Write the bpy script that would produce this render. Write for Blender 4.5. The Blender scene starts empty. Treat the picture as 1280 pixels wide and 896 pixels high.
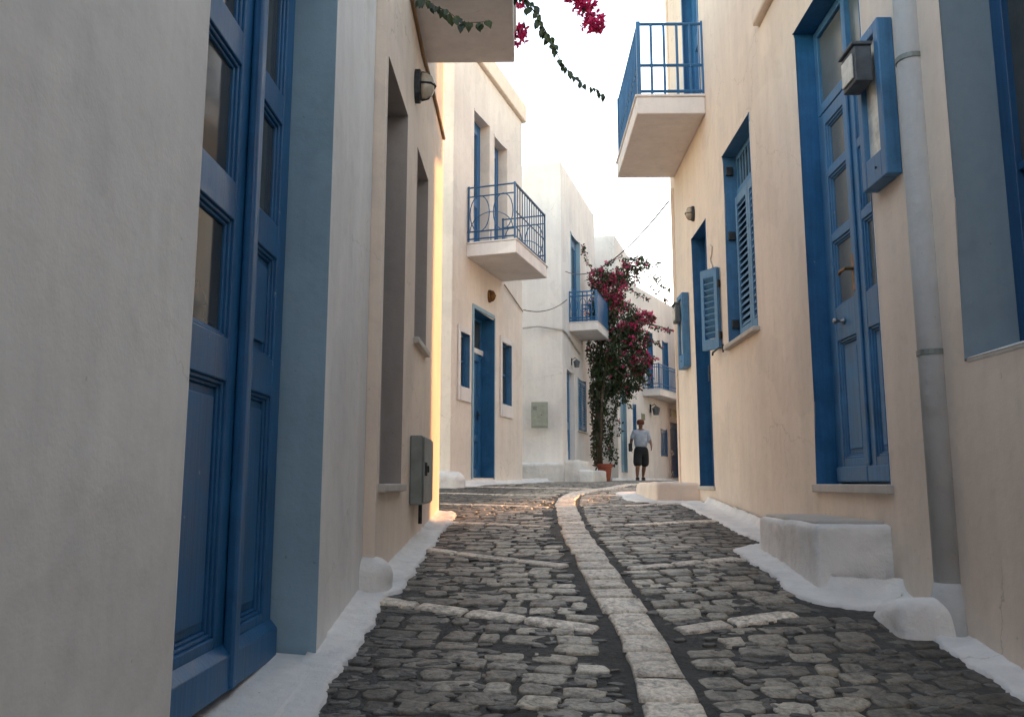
import bpy, math, random
from mathutils import Vector, Matrix, noise
random.seed(7)
R = math.radians
sc = bpy.context.scene
col = sc.collection
Z0 = 1.0                       # eye height: heights below are written relative to the eye, world z = Z0 + h

# ------------------------------------------------------------------ camera
FPX, CX, CY = 1040.0, 640.0, 448.0
PITCH = math.atan(155 / FPX)
YAW = math.atan(15 / FPX * math.cos(PITCH))
cd = bpy.data.cameras.new('camera'); cam = bpy.data.objects.new('camera', cd); col.objects.link(cam)
cam.location = (0, 0, Z0); cam.rotation_euler = (R(90) + PITCH, 0, YAW)
cd.sensor_width = 36; cd.lens = 36 * FPX / 1280; cd.clip_start = .05; cd.clip_end = 2000
cd.dof.use_dof = False
sc.camera = cam
def at(x, y, Y):
    v = Vector(((x - CX) / FPX, 1.0, (CY - y) / FPX))
    c, s = math.cos(PITCH), math.sin(PITCH); v = Vector((v.x, c * v.y - s * v.z, s * v.y + c * v.z))
    c, s = math.cos(YAW), math.sin(YAW); v = Vector((c * v.x - s * v.y, s * v.x + c * v.y, v.z))
    v *= Y / v.y
    return Vector((v.x, v.y, v.z + Z0))

# ------------------------------------------------------------------ light
SUN_AZ, SUN_EL = R(39), R(14)          # azimuth measured from +Y towards +X
w = bpy.data.worlds.new("World"); sc.world = w; w.use_nodes = True
nt = w.node_tree; nt.nodes.clear()
sky = nt.nodes.new('ShaderNodeTexSky'); sky.sky_type = 'NISHITA'; sky.sun_disc = False
sky.sun_elevation = SUN_EL; sky.sun_rotation = SUN_AZ
sky.air_density = 1.0; sky.dust_density = 0.4; sky.ozone_density = 1.0
bg = nt.nodes.new('ShaderNodeBackground'); bg.inputs[1].default_value = .15
wo = nt.nodes.new('ShaderNodeOutputWorld')
tint = nt.nodes.new('ShaderNodeMix'); tint.data_type = 'RGBA'; tint.blend_type = 'MULTIPLY'; tint.inputs[0].default_value = 1
tint.inputs[7].default_value = (1.0, .79, .62, 1)      # warm evening air
nt.links.new(sky.outputs[0], tint.inputs[6]); nt.links.new(tint.outputs[2], bg.inputs[0]); nt.links.new(bg.outputs[0], wo.inputs[0])
sd = bpy.data.lights.new('sun', 'SUN'); sun = bpy.data.objects.new('sun', sd); col.objects.link(sun)
sd.energy = 2.0; sd.angle = R(2); sd.color = (.62, .28, .10)
dirv = Vector((math.sin(SUN_AZ) * math.cos(SUN_EL), math.cos(SUN_AZ) * math.cos(SUN_EL), math.sin(SUN_EL)))
sun.rotation_euler = dirv.to_track_quat('Z', 'Y').to_euler()
vs = sc.view_settings; vs.view_transform = 'Standard'; vs.look = 'None'; vs.exposure = 2.82; vs.gamma = 1; vs.use_curve_mapping = False
sc.render.engine = 'CYCLES'
try:
    sc.cycles.max_bounces = 10; sc.cycles.diffuse_bounces = 6
except Exception: pass

# ------------------------------------------------------------------ materials
def new_mat(name):
    m = bpy.data.materials.new(name); m.use_nodes = True
    t = m.node_tree; b = t.nodes['Principled BSDF']
    return m, t, b
def noise_node(t, scale, detail=4, rough=.55, vec=None, dist=0):
    n = t.nodes.new('ShaderNodeTexNoise'); n.inputs['Scale'].default_value = scale
    n.inputs['Detail'].default_value = detail; n.inputs['Roughness'].default_value = rough
    n.inputs['Distortion'].default_value = dist
    if vec: t.links.new(vec, n.inputs['Vector'])
    return n
def ramp(t, fac, stops):
    r = t.nodes.new('ShaderNodeValToRGB'); e = r.color_ramp.elements
    while len(e) < len(stops): e.new(.5)
    for el, (p, c) in zip(e, stops):
        el.position = p; el.color = c if len(c) == 4 else (*c, 1)
    t.links.new(fac, r.inputs[0]); return r
def mixc(t, mode, fac, a, b):
    m = t.nodes.new('ShaderNodeMix'); m.data_type = 'RGBA'; m.blend_type = mode
    for sock, val in ((m.inputs[0], fac), (m.inputs[6], a), (m.inputs[7], b)):
        if hasattr(val, 'links') or hasattr(val, 'is_output'): t.links.new(val, sock)
        elif isinstance(val, (int, float)): sock.default_value = val
        else: sock.default_value = (*val, 1)
    return m.outputs[2]
def bump(t, b, layers):
    prev = None
    for h, dist, st in layers:
        n = t.nodes.new('ShaderNodeBump'); n.inputs['Distance'].default_value = dist; n.inputs['Strength'].default_value = st
        t.links.new(h, n.inputs['Height'])
        if prev: t.links.new(prev, n.inputs['Normal'])
        prev = n.outputs[0]
    t.links.new(prev, b.inputs['Normal'])
def geo_pos(t):
    g = t.nodes.new('ShaderNodeNewGeometry'); return g.outputs['Position']
def plaster(name, c, stain=(.55, .5, .44), amt=.35, rough=.92, bs=1.0):
    m, t, b = new_mat(name); p = geo_pos(t)
    mp = t.nodes.new('ShaderNodeMapping'); mp.inputs['Scale'].default_value = (1, 1, .22); t.links.new(p, mp.inputs[0])
    big = noise_node(t, .9, 3, .5, p); streak = noise_node(t, 3.2, 5, .6, mp.outputs[0]); fine = noise_node(t, 14, 6, .65, p)
    r1 = ramp(t, big.outputs[0], [(.35, (.9, .9, .9)), (.7, (1.04, 1.04, 1.03))])
    r2 = ramp(t, streak.outputs[0], [(.5, (0, 0, 0)), (.78, (1, 1, 1))])
    m1 = mixc(t, 'MULTIPLY', 1.0, c, r1.outputs[0])
    mm = t.nodes.new('ShaderNodeMath'); mm.operation = 'MULTIPLY'; mm.inputs[1].default_value = amt; t.links.new(r2.outputs[0], mm.inputs[0])
    m2 = mixc(t, 'MIX', mm.outputs[0], m1, stain)
    r3 = ramp(t, fine.outputs[0], [(.25, (.9, .9, .9)), (.5, (1, 1, 1))])
    m3 = mixc(t, 'MULTIPLY', .8, m2, r3.outputs[0])
    # small chips and dirt specks with a shape of their own
    sp = noise_node(t, 38, 2, .5, p); r4 = ramp(t, sp.outputs[0], [(.74, (1, 1, 1)), (.79, (.55, .5, .45))])
    m4 = mixc(t, 'MULTIPLY', .55, m3, r4.outputs[0])
    # hairline cracks in the limewash
    wn = noise_node(t, 4.5, 4, .6, p); ad = t.nodes.new('ShaderNodeMixRGB'); ad.blend_type = 'ADD'; ad.inputs[0].default_value = .28
    t.links.new(p, ad.inputs[1]); t.links.new(wn.outputs['Color'], ad.inputs[2])
    vo = t.nodes.new('ShaderNodeTexVoronoi'); vo.feature = 'DISTANCE_TO_EDGE'; vo.inputs['Scale'].default_value = .85; t.links.new(ad.outputs[0], vo.inputs['Vector'])
    ck = ramp(t, vo.outputs['Distance'], [(0, (1, 1, 1)), (.0035, (0, 0, 0))])
    mk = noise_node(t, .75, 2, .5, p); mr = ramp(t, mk.outputs[0], [(.52, (0, 0, 0)), (.60, (1, 1, 1))])
    cm = t.nodes.new('ShaderNodeMath'); cm.operation = 'MULTIPLY'; t.links.new(ck.outputs[0], cm.inputs[0]); t.links.new(mr.outputs[0], cm.inputs[1])
    cm2 = t.nodes.new('ShaderNodeMath'); cm2.operation = 'MULTIPLY'; cm2.inputs[1].default_value = .5; t.links.new(cm.outputs[0], cm2.inputs[0])
    m5 = mixc(t, 'MIX', cm2.outputs[0], m4, (.32, .28, .24))
    # broad brushed overlaps
    mb = t.nodes.new('ShaderNodeMapping'); mb.inputs['Scale'].default_value = (7, 7, .8); t.links.new(p, mb.inputs[0])
    br = noise_node(t, 1, 5, .65, mb.outputs[0], .4); r5 = ramp(t, br.outputs[0], [(.3, (.91, .91, .915)), (.65, (1.03, 1.03, 1.02))])
    m6 = mixc(t, 'MULTIPLY', .8, m5, r5.outputs[0])
    # patched areas where the plaster was made good
    pn = noise_node(t, 1.1, 3, .55, p, .5); r6 = ramp(t, pn.outputs[0], [(.555, (1, 1, 1)), (.575, (.93, .93, .935))])
    m6 = mixc(t, 'MULTIPLY', .8, m6, r6.outputs[0])
    t.links.new(m6, b.inputs['Base Color']); b.inputs['Roughness'].default_value = rough
    b.inputs['Specular IOR Level'].default_value = .25
    lo = noise_node(t, 2.3, 3, .5, p); mid = noise_node(t, 11, 4, .55, p); hi = noise_node(t, 120, 3, .6, p)
    bump(t, b, [(lo.outputs[0], .05 * bs, .5), (mid.outputs[0], .012 * bs, .5), (hi.outputs[0], .0018 * bs, .5)])
    return m
def paint(name, c, rough=.42, var=.25, chips=False):
    m, t, b = new_mat(name); p = geo_pos(t)
    n = noise_node(t, 7, 6, .7, p); r = ramp(t, n.outputs[0], [(.3, (1 - var,) * 3), (.7, (1 + var * .3,) * 3)])
    o = mixc(t, 'MULTIPLY', 1.0, c, r.outputs[0])
    mp = t.nodes.new('ShaderNodeMapping'); mp.inputs['Scale'].default_value = (60, 60, 2.5); t.links.new(p, mp.inputs[0])
    g = noise_node(t, 1, 4, .6, mp.outputs[0])
    if chips:
        s = noise_node(t, 26, 4, .6, p); rs = ramp(t, s.outputs[0], [(.71, (0, 0, 0)), (.75, (1, 1, 1))])
        o = mixc(t, 'MIX', rs.outputs[0], o, (.28, .32, .34))
    rg = ramp(t, g.outputs[0], [(.35, (.78, .80, .82)), (.6, (1.06, 1.05, 1.04))]); o = mixc(t, 'MULTIPLY', .8, o, rg.outputs[0])
    t.links.new(o, b.inputs['Base Color'])
    rr = ramp(t, n.outputs[0], [(.3, (rough * .8,) * 3), (.7, (min(1, rough * 1.3),) * 3)])
    t.links.new(rr.outputs[0], b.inputs['Roughness'])
    bump(t, b, [(g.outputs[0], .0025, .6)])
    return m
def simple(name, c, rough=.6, metal=0, var=.2, scale=8, bumpd=0):
    m, t, b = new_mat(name); p = geo_pos(t)
    n = noise_node(t, scale, 5, .6, p); r = ramp(t, n.outputs[0], [(.3, (1 - var,) * 3), (.7, (1 + var,) * 3)])
    o = mixc(t, 'MULTIPLY', 1.0, c, r.outputs[0]); t.links.new(o, b.inputs['Base Color'])
    b.inputs['Roughness'].default_value = rough; b.inputs['Metallic'].default_value = metal
    if bumpd: bump(t, b, [(n.outputs[0], bumpd, .6)])
    return m
M = {}
M['white'] = plaster('white_plaster', (.775, .74, .72), stain=(.60, .57, .53), amt=.35, bs=.5)
M['old_white'] = plaster('old_white_plaster', (.775, .765, .75), stain=(.56, .53, .49), amt=.5, bs=.45)
M['cream'] = plaster('warm_lit_cream_plaster', (.79, .68, .58), stain=(.60, .50, .41), amt=.35, bs=.55)  # cream walls, with warm bounced light also put into the colour
M['bright'] = plaster('whitewash', (.80, .79, .77), stain=(.38, .37, .35), amt=.42, bs=2.4)
M['grey'] = plaster('grey_plaster', (.52, .535, .54), stain=(.42, .44, .46), amt=.5, bs=1.4)
M['blue_grey'] = plaster('blue_grey_plaster', (.28, .42, .52), stain=(.26, .38, .5), amt=.4, bs=.7)  # blue-grey tone for recesses, a door surround and one door
M['warm_lit_white'] = plaster('warm_lit_white_plaster', (.78, .70, .625), stain=(.66, .56, .48), amt=.35, bs=.6)  # white wall plaster with the warm glow put into its colour
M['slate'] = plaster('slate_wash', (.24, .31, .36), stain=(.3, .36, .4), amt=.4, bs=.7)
M['shaded_reveal'] = plaster('shaded_reveal', (.42, .37, .335), stain=(.3, .27, .25), amt=.5, bs=.7)  # darker cream: shade of the deep openings put into the colour
M['blue'] = paint('blue_paint', (.020, .13, .30), .40, .3, True)
M['blue_deep'] = paint('deep_blue_paint', (.014, .08, .19))
M['blue_pale'] = paint('pale_blue_paint', (.12, .26, .42), .5, .35, True)
M['blue_worn'] = paint('worn_blue_paint', (.06, .20, .38), .5, .35, True)
M['marble'] = plaster('marble_sill', (.52, .49, .45), stain=(.34, .3, .27), amt=.6, rough=.6, bs=.6)
M['glass'] = simple('window_glass', (.05, .055, .055), .08, 0, .3, 3)
M['curtain'] = simple('curtained_glass', (.13, .145, .14), .22, 0, .12, 5)
M['iron'] = simple('dark_iron', (.04, .045, .05), .5, .6, .4, 20)
M['brass'] = simple('old_brass', (.20, .11, .045), .45, .9, .3, 30)
M['steel'] = simple('dull_steel', (.3, .3, .3), .4, .9, .2, 30)
M['cabinet'] = simple('cabinet_grey', (.20, .225, .215), .5, .2, .22, 9)
M['cabinet_green'] = simple('cabinet_green_grey', (.30, .33, .28), .55, .1, .15, 9)
M['lampgrey'] = simple('lamp_grey', (.09, .105, .115), .6, .1, .35, 14)
M['lampglass'] = simple('lamp_glass', (.42, .36, .28), .18, 0, .25, 12)
M['pale_glass'] = simple('dusty_glass', (.55, .54, .48), .3, 0, .35, 16)
M['cable'] = simple('cable', (.03, .027, .024), .7)
M['cable_brown'] = simple('brown_cable', (.22, .13, .06), .7)
M['terracotta'] = simple('terracotta', (.30, .075, .04), .7, 0, .2, 12, .003)
M['bark'] = simple('bark', (.10, .07, .05), .9, 0, .35, 30, .01)
M['soil'] = simple('soil', (.05, .035, .025), 1)
M['shirt'] = simple('shirt_cloth', (.46, .50, .58), .85, 0, .15, 10, .006)
M['shorts'] = simple('shorts_cloth', (.022, .024, .026), .9, 0, .2, 10, .004)
M['skin'] = simple('skin', (.24, .12, .075), .55, 0, .12, 12)
M['hat'] = simple('cap_cloth', (.16, .05, .03), .85)
M['shoe'] = simple('shoe_leather', (.03, .018, .012), .5)
M['bag'] = simple('bag_cloth', (.03, .035, .035), .7)
M['eye'] = simple('eye_dark', (.02, .02, .02), .3)
M['plaque'] = simple('plaque_green', (.16, .20, .11), .5, 0, .9, 26)
M['mortar'] = None

def ground_mat():
    m, t, b = new_mat('mortar_ground'); p = geo_pos(t)
    a = noise_node(t, 2.2, 5, .6, p); c = noise_node(t, 40, 6, .7, p); d = noise_node(t, 9, 5, .6, p)
    r = ramp(t, a.outputs[0], [(.3, (.038, .039, .038)), (.7, (.085, .082, .075))])
    r2 = ramp(t, c.outputs[0], [(.3, (.5, .5, .5)), (.7, (1.5, 1.5, 1.5))])
    o = mixc(t, 'MULTIPLY', 1.0, r.outputs[0], r2.outputs[0])
    t.links.new(o, b.inputs['Base Color']); b.inputs['Roughness'].default_value = .8
    bump(t, b, [(d.outputs[0], .03, .8), (c.outputs[0], .014, .9)])
    return m
M['ground'] = ground_mat()
def stone_mat(name, attr=True):
    m, t, b = new_mat(name); p = geo_pos(t)
    at_ = t.nodes.new('ShaderNodeAttribute'); at_.attribute_name = 'tone'
    f = noise_node(t, 55, 6, .72, p); g_ = noise_node(t, 16, 6, .7, p, .8)
    r = ramp(t, f.outputs[0], [(.3, (.5, .5, .5)), (.62, (1.2, 1.2, 1.2))])
    r2 = ramp(t, g_.outputs[0], [(.36, (.42, .42, .42)), (.52, (1.15, 1.13, 1.10))])
    o = mixc(t, 'MULTIPLY', 1.0, at_.outputs['Color'], r.outputs[0]); o = mixc(t, 'MULTIPLY', .9, o, r2.outputs[0])
    t.links.new(o, b.inputs['Base Color'])
    rr = ramp(t, g_.outputs[0], [(.3, (.62,) * 3), (.65, (.36,) * 3)]); t.links.new(rr.outputs[0], b.inputs['Roughness'])
    bump(t, b, [(g_.outputs[0], .014, .7), (f.outputs[0], .004, .7)])
    return m
M['stone'] = stone_mat('worn_stone')
def leaf_mat(name, c1, c2, trans=.35):
    m, t, b = new_mat(name)
    at_ = t.nodes.new('ShaderNodeAttribute'); at_.attribute_name = 'tone'
    o = mixc(t, 'MIX', at_.outputs['Fac'], c1, c2); t.links.new(o, b.inputs['Base Color'])
    b.inputs['Roughness'].default_value = .5
    tr = t.nodes.new('ShaderNodeBsdfTranslucent'); t.links.new(o, tr.inputs[0])
    mx = t.nodes.new('ShaderNodeMixShader'); mx.inputs[0].default_value = trans
    out = t.nodes['Material Output']
    t.links.new(b.outputs[0], mx.inputs[1]); t.links.new(tr.outputs[0], mx.inputs[2]); t.links.new(mx.outputs[0], out.inputs[0])
    return m
M['leaf'] = leaf_mat('leaf_green', (.012, .024, .010), (.05, .08, .025), .2)
M['bract_far'] = leaf_mat('pink_bract', (.55, .02, .12), (.85, .09, .28), .45)
M['bract'] = leaf_mat('magenta_bract', (.42, .012, .09), (.70, .045, .19), .45)

# ------------------------------------------------------------------ mesh helpers
class MB:
    def __init__(s): s.v = []; s.f = []; s.m = []; s.t = None; s.T = None
    def add(s, vs_, fs, m=0):
        o = len(s.v)
        s.v += [tuple(s.T @ Vector(v)) if s.T else tuple(v) for v in vs_]
        for f in fs: s.f.append(tuple(o + i for i in f)); s.m.append(m)
        return s
    def box(s, x0, x1, y0, y1, z0, z1, m=0):
        if x0 > x1: x0, x1 = x1, x0
        if y0 > y1: y0, y1 = y1, y0
        if z0 > z1: z0, z1 = z1, z0
        v = [(x0, y0, z0), (x1, y0, z0), (x1, y1, z0), (x0, y1, z0), (x0, y0, z1), (x1, y0, z1), (x1, y1, z1), (x0, y1, z1)]
        return s.add(v, [(0, 3, 2, 1), (4, 5, 6, 7), (0, 1, 5, 4), (1, 2, 6, 5), (2, 3, 7, 6), (3, 0, 4, 7)], m)
    def tube(s, pts, r, seg=8, m=0, closed=False):
        pts = [Vector(p) for p in pts]; n = len(pts)
        rs = r if isinstance(r, (list, tuple)) else [r] * n
        vs_ = []; up = None
        for i, p in enumerate(pts):
            if closed: d = pts[(i + 1) % n] - pts[i - 1]
            else: d = pts[min(i + 1, n - 1)] - pts[max(i - 1, 0)]
            d.normalize()
            if up is None:
                up = Vector((0, 0, 1)) if abs(d.z) < .9 else Vector((1, 0, 0))
            a = d.cross(up); 
            if a.length < 1e-5: a = d.cross(Vector((0, 1, 0)))
            a.normalize(); b_ = a.cross(d); up = b_
            for k in range(seg):
                th = 2 * math.pi * k / seg
                vs_.append(p + (a * math.cos(th) + b_ * math.sin(th)) * rs[i])
        fs = []
        for i in range(n if closed else n - 1):
            j = (i + 1) % n
            for k in range(seg):
                k2 = (k + 1) % seg
                fs.append((i * seg + k, i * seg + k2, j * seg + k2, j * seg + k))
        if not closed:
            fs.append(tuple(range(seg))[::-1]); fs.append(tuple((n - 1) * seg + k for k in range(seg)))
        return s.add(vs_, fs, m)
    def lathe(s, prof, c, seg=20, m=0, axis='z', sx=1, sy=1):
        vs_ = []
        for (r, h) in prof:
            for k in range(seg):
                th = 2 * math.pi * k / seg; x, y = r * math.cos(th) * sx, r * math.sin(th) * sy
                if axis == 'z': q = (c[0] + x, c[1] + y, c[2] + h)
                else: q = (c[0] + x, c[1] + h, c[2] + y)      # axis along local y
                vs_.append(q)
        fs = []
        for i in range(len(prof) - 1):
            for k in range(seg):
                k2 = (k + 1) % seg; fs.append((i * seg + k, i * seg + k2, (i + 1) * seg + k2, (i + 1) * seg + k))
        fs.append(tuple(range(seg))[::-1]); fs.append(tuple((len(prof) - 1) * seg + k for k in range(seg)))
        return s.add(vs_, fs, m)
    def build(s, name, mats, parent=None, bevel=0, smooth=False, seg=2, tone=None):
        me = bpy.data.meshes.new(name); me.from_pydata(s.v, [], s.f); me.update()
        if not isinstance(mats, (list, tuple)): mats = [mats]
        for m in mats: me.materials.append(m)
        me.polygons.foreach_set('material_index', s.m)
        if smooth: me.polygons.foreach_set('use_smooth', [True] * len(s.f))
        if tone is not None:
            a = me.color_attributes.new('tone', 'FLOAT_COLOR', 'POINT')
            flat = []
            for c in tone: flat += [c[0], c[1], c[2], 1]
            a.data.foreach_set('color', flat)
        o = bpy.data.objects.new(name, me); col.objects.link(o)
        if parent: o.parent = parent
        if bevel:
            b = o.modifiers.new('bevel', 'BEVEL'); b.width = bevel; b.segments = seg; b.limit_method = 'ANGLE'; b.angle_limit = R(35)
            b.harden_normals = False
        return o
def tag(o, label=None, cat=None, group=None, kind=None):
    if label: o['label'] = label
    if cat: o['category'] = cat
    if group: o['group'] = group
    if kind: o['kind'] = kind
    return o
def empty(name, loc, rz=0, label=None, cat=None, group=None):
    o = bpy.data.objects.new(name, None); col.objects.link(o); o.location = loc; o.rotation_euler = (0, 0, rz)
    o.empty_display_size = .2
    return tag(o, label, cat, group)
def copy_tree(o, parent=None):
    c = o.copy(); col.objects.link(c); c.parent = parent
    for ch in list(o.children): copy_tree(ch, c)
    return c

# ------------------------------------------------------------------ ground
PROF = [(-150, -6), (-10, -1.9), (-3, -1.25), (0, -.95), (1.5, -.8), (3, -.62), (4.2, -.435), (6.6, -.262), (9, -.14), (12, -.035), (16, .0), (25, .055), (40, .12), (250, .3)]
def g(Y):
    for (a, za), (b, zb) in zip(PROF, PROF[1:]):
        if a <= Y <= b:
            return za + (zb - za) * (Y - a) / (b - a) + Z0
    return Z0
def gs(Y): return (g(Y - .35) + 2 * g(Y) + g(Y + .35)) / 4
def gz(X, Y):
    z = gs(Y)
    if -3 < X < 5 and -4 < Y < 30:
        z += .008 * noise.noise(Vector((X * 1.7, Y * 1.7, 3))) + .015 * noise.noise(Vector((X * .6, Y * .6, 9)))
    return z
def ground_sheet():
    xs = [-150, -60, -25, -10, -5, -3] + [-1.5 + .03 * i for i in range(134)] + [2.7, 3, 3.5, 4, 5, 6, 7, 9, 12, 25, 60, 150]
    ys = [-150, -60, -25, -12, -6, -4, -3, -2, -1, 0] + [.5 + .03 * i for i in range(400)] + [12.6 + .25 * i for i in range(60)] + [28, 30, 33, 37, 42, 60, 100, 250]
    v = []; f = []
    for y in ys:
        for x in xs: v.append((x, y, gz(x, y) + (.008 * noise.noise(Vector((x * 8, y * 8, 0))) + .005 * noise.noise(Vector((x * 21, y * 21, 5))) if -1 < x < 1.8 and 0 < y < 13 else 0)))
    n = len(xs)
    for j in range(len(ys) - 1):
        for i in range(n - 1): f.append((j * n + i, j * n + i + 1, (j + 1) * n + i + 1, (j + 1) * n + i))
    b = MB(); b.add(v, f); o = b.build('ground', M['ground'], smooth=True); o['kind'] = 'structure'
ground_sheet()

def lerp_tab(tab, Y):
    if Y <= tab[0][0]: return tab[0][1]
    for (a, xa), (b, xb) in zip(tab, tab[1:]):
        if Y <= b: return xa + (xb - xa) * (Y - a) / (b - a)
    return tab[-1][1]
CENTRE = [(-2, .43), (2.5, .44), (3.3, .44), (4.1, .37), (5.2, .34), (6.3, .34), (7.8, .38), (8.6, .44), (9.4, .58), (10.2, .85), (11, 1.15), (12.2, 1.6), (14, 2.2), (18, 3.2), (26, 5.2)]
LEFTB = [(-2, -.64), (1.6, -.64), (3.6, -.64), (4.1, -.56), (5, -.58), (6.6, -.58), (7.0, -.62), (7.6, -.9), (10.5, -.95), (11.0, -.82), (14.4, .18), (17.2, .75), (18, 1.15), (22.6, 2.4), (24, 2.95), (26.8, 3.9)]
RIGHTB = [(-2, 1.55), (2.6, 1.52), (3.2, 1.48), (3.7, 1.26), (4.8, 1.22), (5.4, 1.42), (6.5, 1.44), (7.6, 1.30), (8.0, 1.12), (9.3, 1.12), (9.6, 1.9), (10, 3), (12, 5.5), (26, 6.2)]
BANDS = [1.9, 3.28, 4.22, 5.85, 7.3, 8.9, 10.6]
def band_y(k, X):
    c = lerp_tab(CENTRE, BANDS[k]); d = X - c
    sl = .42 if k != 2 else .75
    return BANDS[k] + (-d * sl if d < 0 else d * .38)
SB = MB(); ST = []
def stone(cx, cy, a, b_, h, tone, n=14, rot=0, sq=.55, rough=.12):
    """one worn stone: irregular outline, rounded shoulder, slightly hollow top"""
    vs_ = []; ph = random.random() * 50; ca, sa = math.cos(rot), math.sin(rot)
    rings = [(1.0, -.03), (.985, h * .5), (.93, h * .95), (.6, h * 1.0)]
    outl = []
    for k in range(n):
        th = 2 * math.pi * k / n
        c, s = math.cos(th), math.sin(th)
        x = math.copysign(abs(c) ** sq, c) * a; y = math.copysign(abs(s) ** sq, s) * b_
        q = 1 + rough * (noise.noise(Vector((c * 1.6 + ph, s * 1.6, ph))) * 2 + noise.noise(Vector((c * 4 + ph, s * 4, ph))) * 1.0)
        outl.append((x * q, y * q))
    for (sc_, hh) in rings:
        for (x, y) in outl:
            X = cx + (x * ca - y * sa) * sc_; Y = cy + (x * sa + y * ca) * sc_
            z = gz(X, Y) + hh + (.004 * noise.noise(Vector((X * 25, Y * 25, 1))) if hh > 0 else 0)
            vs_.append((X, Y, z))
    vs_.append((cx, cy, gz(cx, cy) + h))
    fs = []
    R_ = len(rings)
    for i in range(R_ - 1):
        for k in range(n):
            k2 = (k + 1) % n; fs.append((i * n + k, i * n + k2, (i + 1) * n + k2, (i + 1) * n + k))
    for k in range(n): fs.append(((R_ - 1) * n + k, (R_ - 1) * n + (k + 1) % n, R_ * n))
    SB.add(vs_, fs); ST.extend([tone] * len(vs_))
def in_band(X, Y, pad):
    for k in range(len(BANDS)):
        if abs(Y - band_y(k, X)) < .065 + pad: return True
    return False
def lay_stones():
    Y = -1.0; row = 0
    while Y < 26:
        pitch = .094 if Y < 11 else .13
        pitch *= random.uniform(.8, 1.2)
        l, r = lerp_tab(LEFTB, Y) - .05, lerp_tab(RIGHTB, Y) + .05
        c = lerp_tab(CENTRE, Y)
        X = l + random.uniform(0, .1)
        far = Y > 11
        while X < r:
            wd = random.uniform(.08, .20) * (1.4 if far else 1)
            cxx = X + wd / 2
            yy = Y + random.uniform(-.012, .012) + (.12 * abs(cxx - c))
            cc = lerp_tab(CENTRE, yy)
            if abs(cxx - cc) < .12 + wd / 2 - .015:
                X = cc + .125
                continue
            if in_band(cxx, yy, pitch * .42 - .02): X += wd; continue
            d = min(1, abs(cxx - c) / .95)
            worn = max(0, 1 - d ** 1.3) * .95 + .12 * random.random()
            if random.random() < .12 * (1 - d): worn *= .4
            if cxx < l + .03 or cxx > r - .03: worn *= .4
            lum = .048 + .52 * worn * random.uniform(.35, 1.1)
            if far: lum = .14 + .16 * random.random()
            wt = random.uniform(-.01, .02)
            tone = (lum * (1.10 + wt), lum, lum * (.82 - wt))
            h = random.uniform(.003, .011) * (1 if worn > .25 else .6)
            if random.random() < .95:
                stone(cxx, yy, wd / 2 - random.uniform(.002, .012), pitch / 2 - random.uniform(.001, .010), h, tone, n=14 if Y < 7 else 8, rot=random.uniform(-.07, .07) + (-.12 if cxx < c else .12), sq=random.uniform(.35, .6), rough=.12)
            X += wd
        Y += pitch; row += 1
    for _ in range(2600):      # small dark chips bedded in the mortar
        y = 1.5 + 7 * random.random() ** 1.4; x = random.uniform(lerp_tab(LEFTB, y), lerp_tab(RIGHTB, y))
        if abs(x - lerp_tab(CENTRE, y)) < .13: continue
        lum = random.uniform(.05, .15); r_ = random.uniform(.010, .032)
        stone(x, y, r_ * random.uniform(1, 1.9), r_ * .7, random.uniform(.002, .008), (lum * 1.05, lum, lum * .9), n=7, rot=random.uniform(-.4, .4), sq=.7, rough=.2)
    # the pale line of slabs down the middle
    Y = -1.0
    while Y < 26:
        L = random.uniform(.13, .27) * (1.4 if Y > 9 else 1)
        c0, c1 = lerp_tab(CENTRE, Y), lerp_tab(CENTRE, Y + L)
        dx = c1 - c0; ln = math.hypot(dx, L); rot = -math.atan2(dx, L)
        lum = random.uniform(.54, .72)
        stone((c0 + c1) / 2, Y + L / 2, random.uniform(.084, .095), ln / 2 - random.uniform(.006, .013), .013, (lum * 1.12, lum, lum * .84), n=20, rot=rot + random.uniform(-.03, .03), sq=.14, rough=.07)
        Y += L * (L / ln if ln > 0 else 1) + .004
    for k in range(len(BANDS)):
        for side in (-1, 1):
            c = lerp_tab(CENTRE, BANDS[k]); X = c + side * .15
            lim = lerp_tab(LEFTB, BANDS[k]) if side < 0 else lerp_tab(RIGHTB, BANDS[k])
            while (X > lim) if side < 0 else (X < lim):
                wd = random.uniform(.17, .34); xm = X + side * wd / 2
                y0, y1 = band_y(k, X), band_y(k, X + side * wd)
                rot = math.atan2((y1 - y0) * side, wd)
                lum = random.uniform(.52, .70)
                if not (k < 2 and abs(xm - c) > .75 and side > 0 and random.random() < .2):
                    stone(xm, (y0 + y1) / 2, wd / 2 / math.cos(rot) - .006, .040, .0105, (lum * 1.12, lum, lum * .84), n=18, rot=rot, sq=.2, rough=.06)
                X += side * wd
lay_stones()
o = SB.build('cobblestones', M['stone'], smooth=True, tone=ST); o['kind'] = 'structure'

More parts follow.
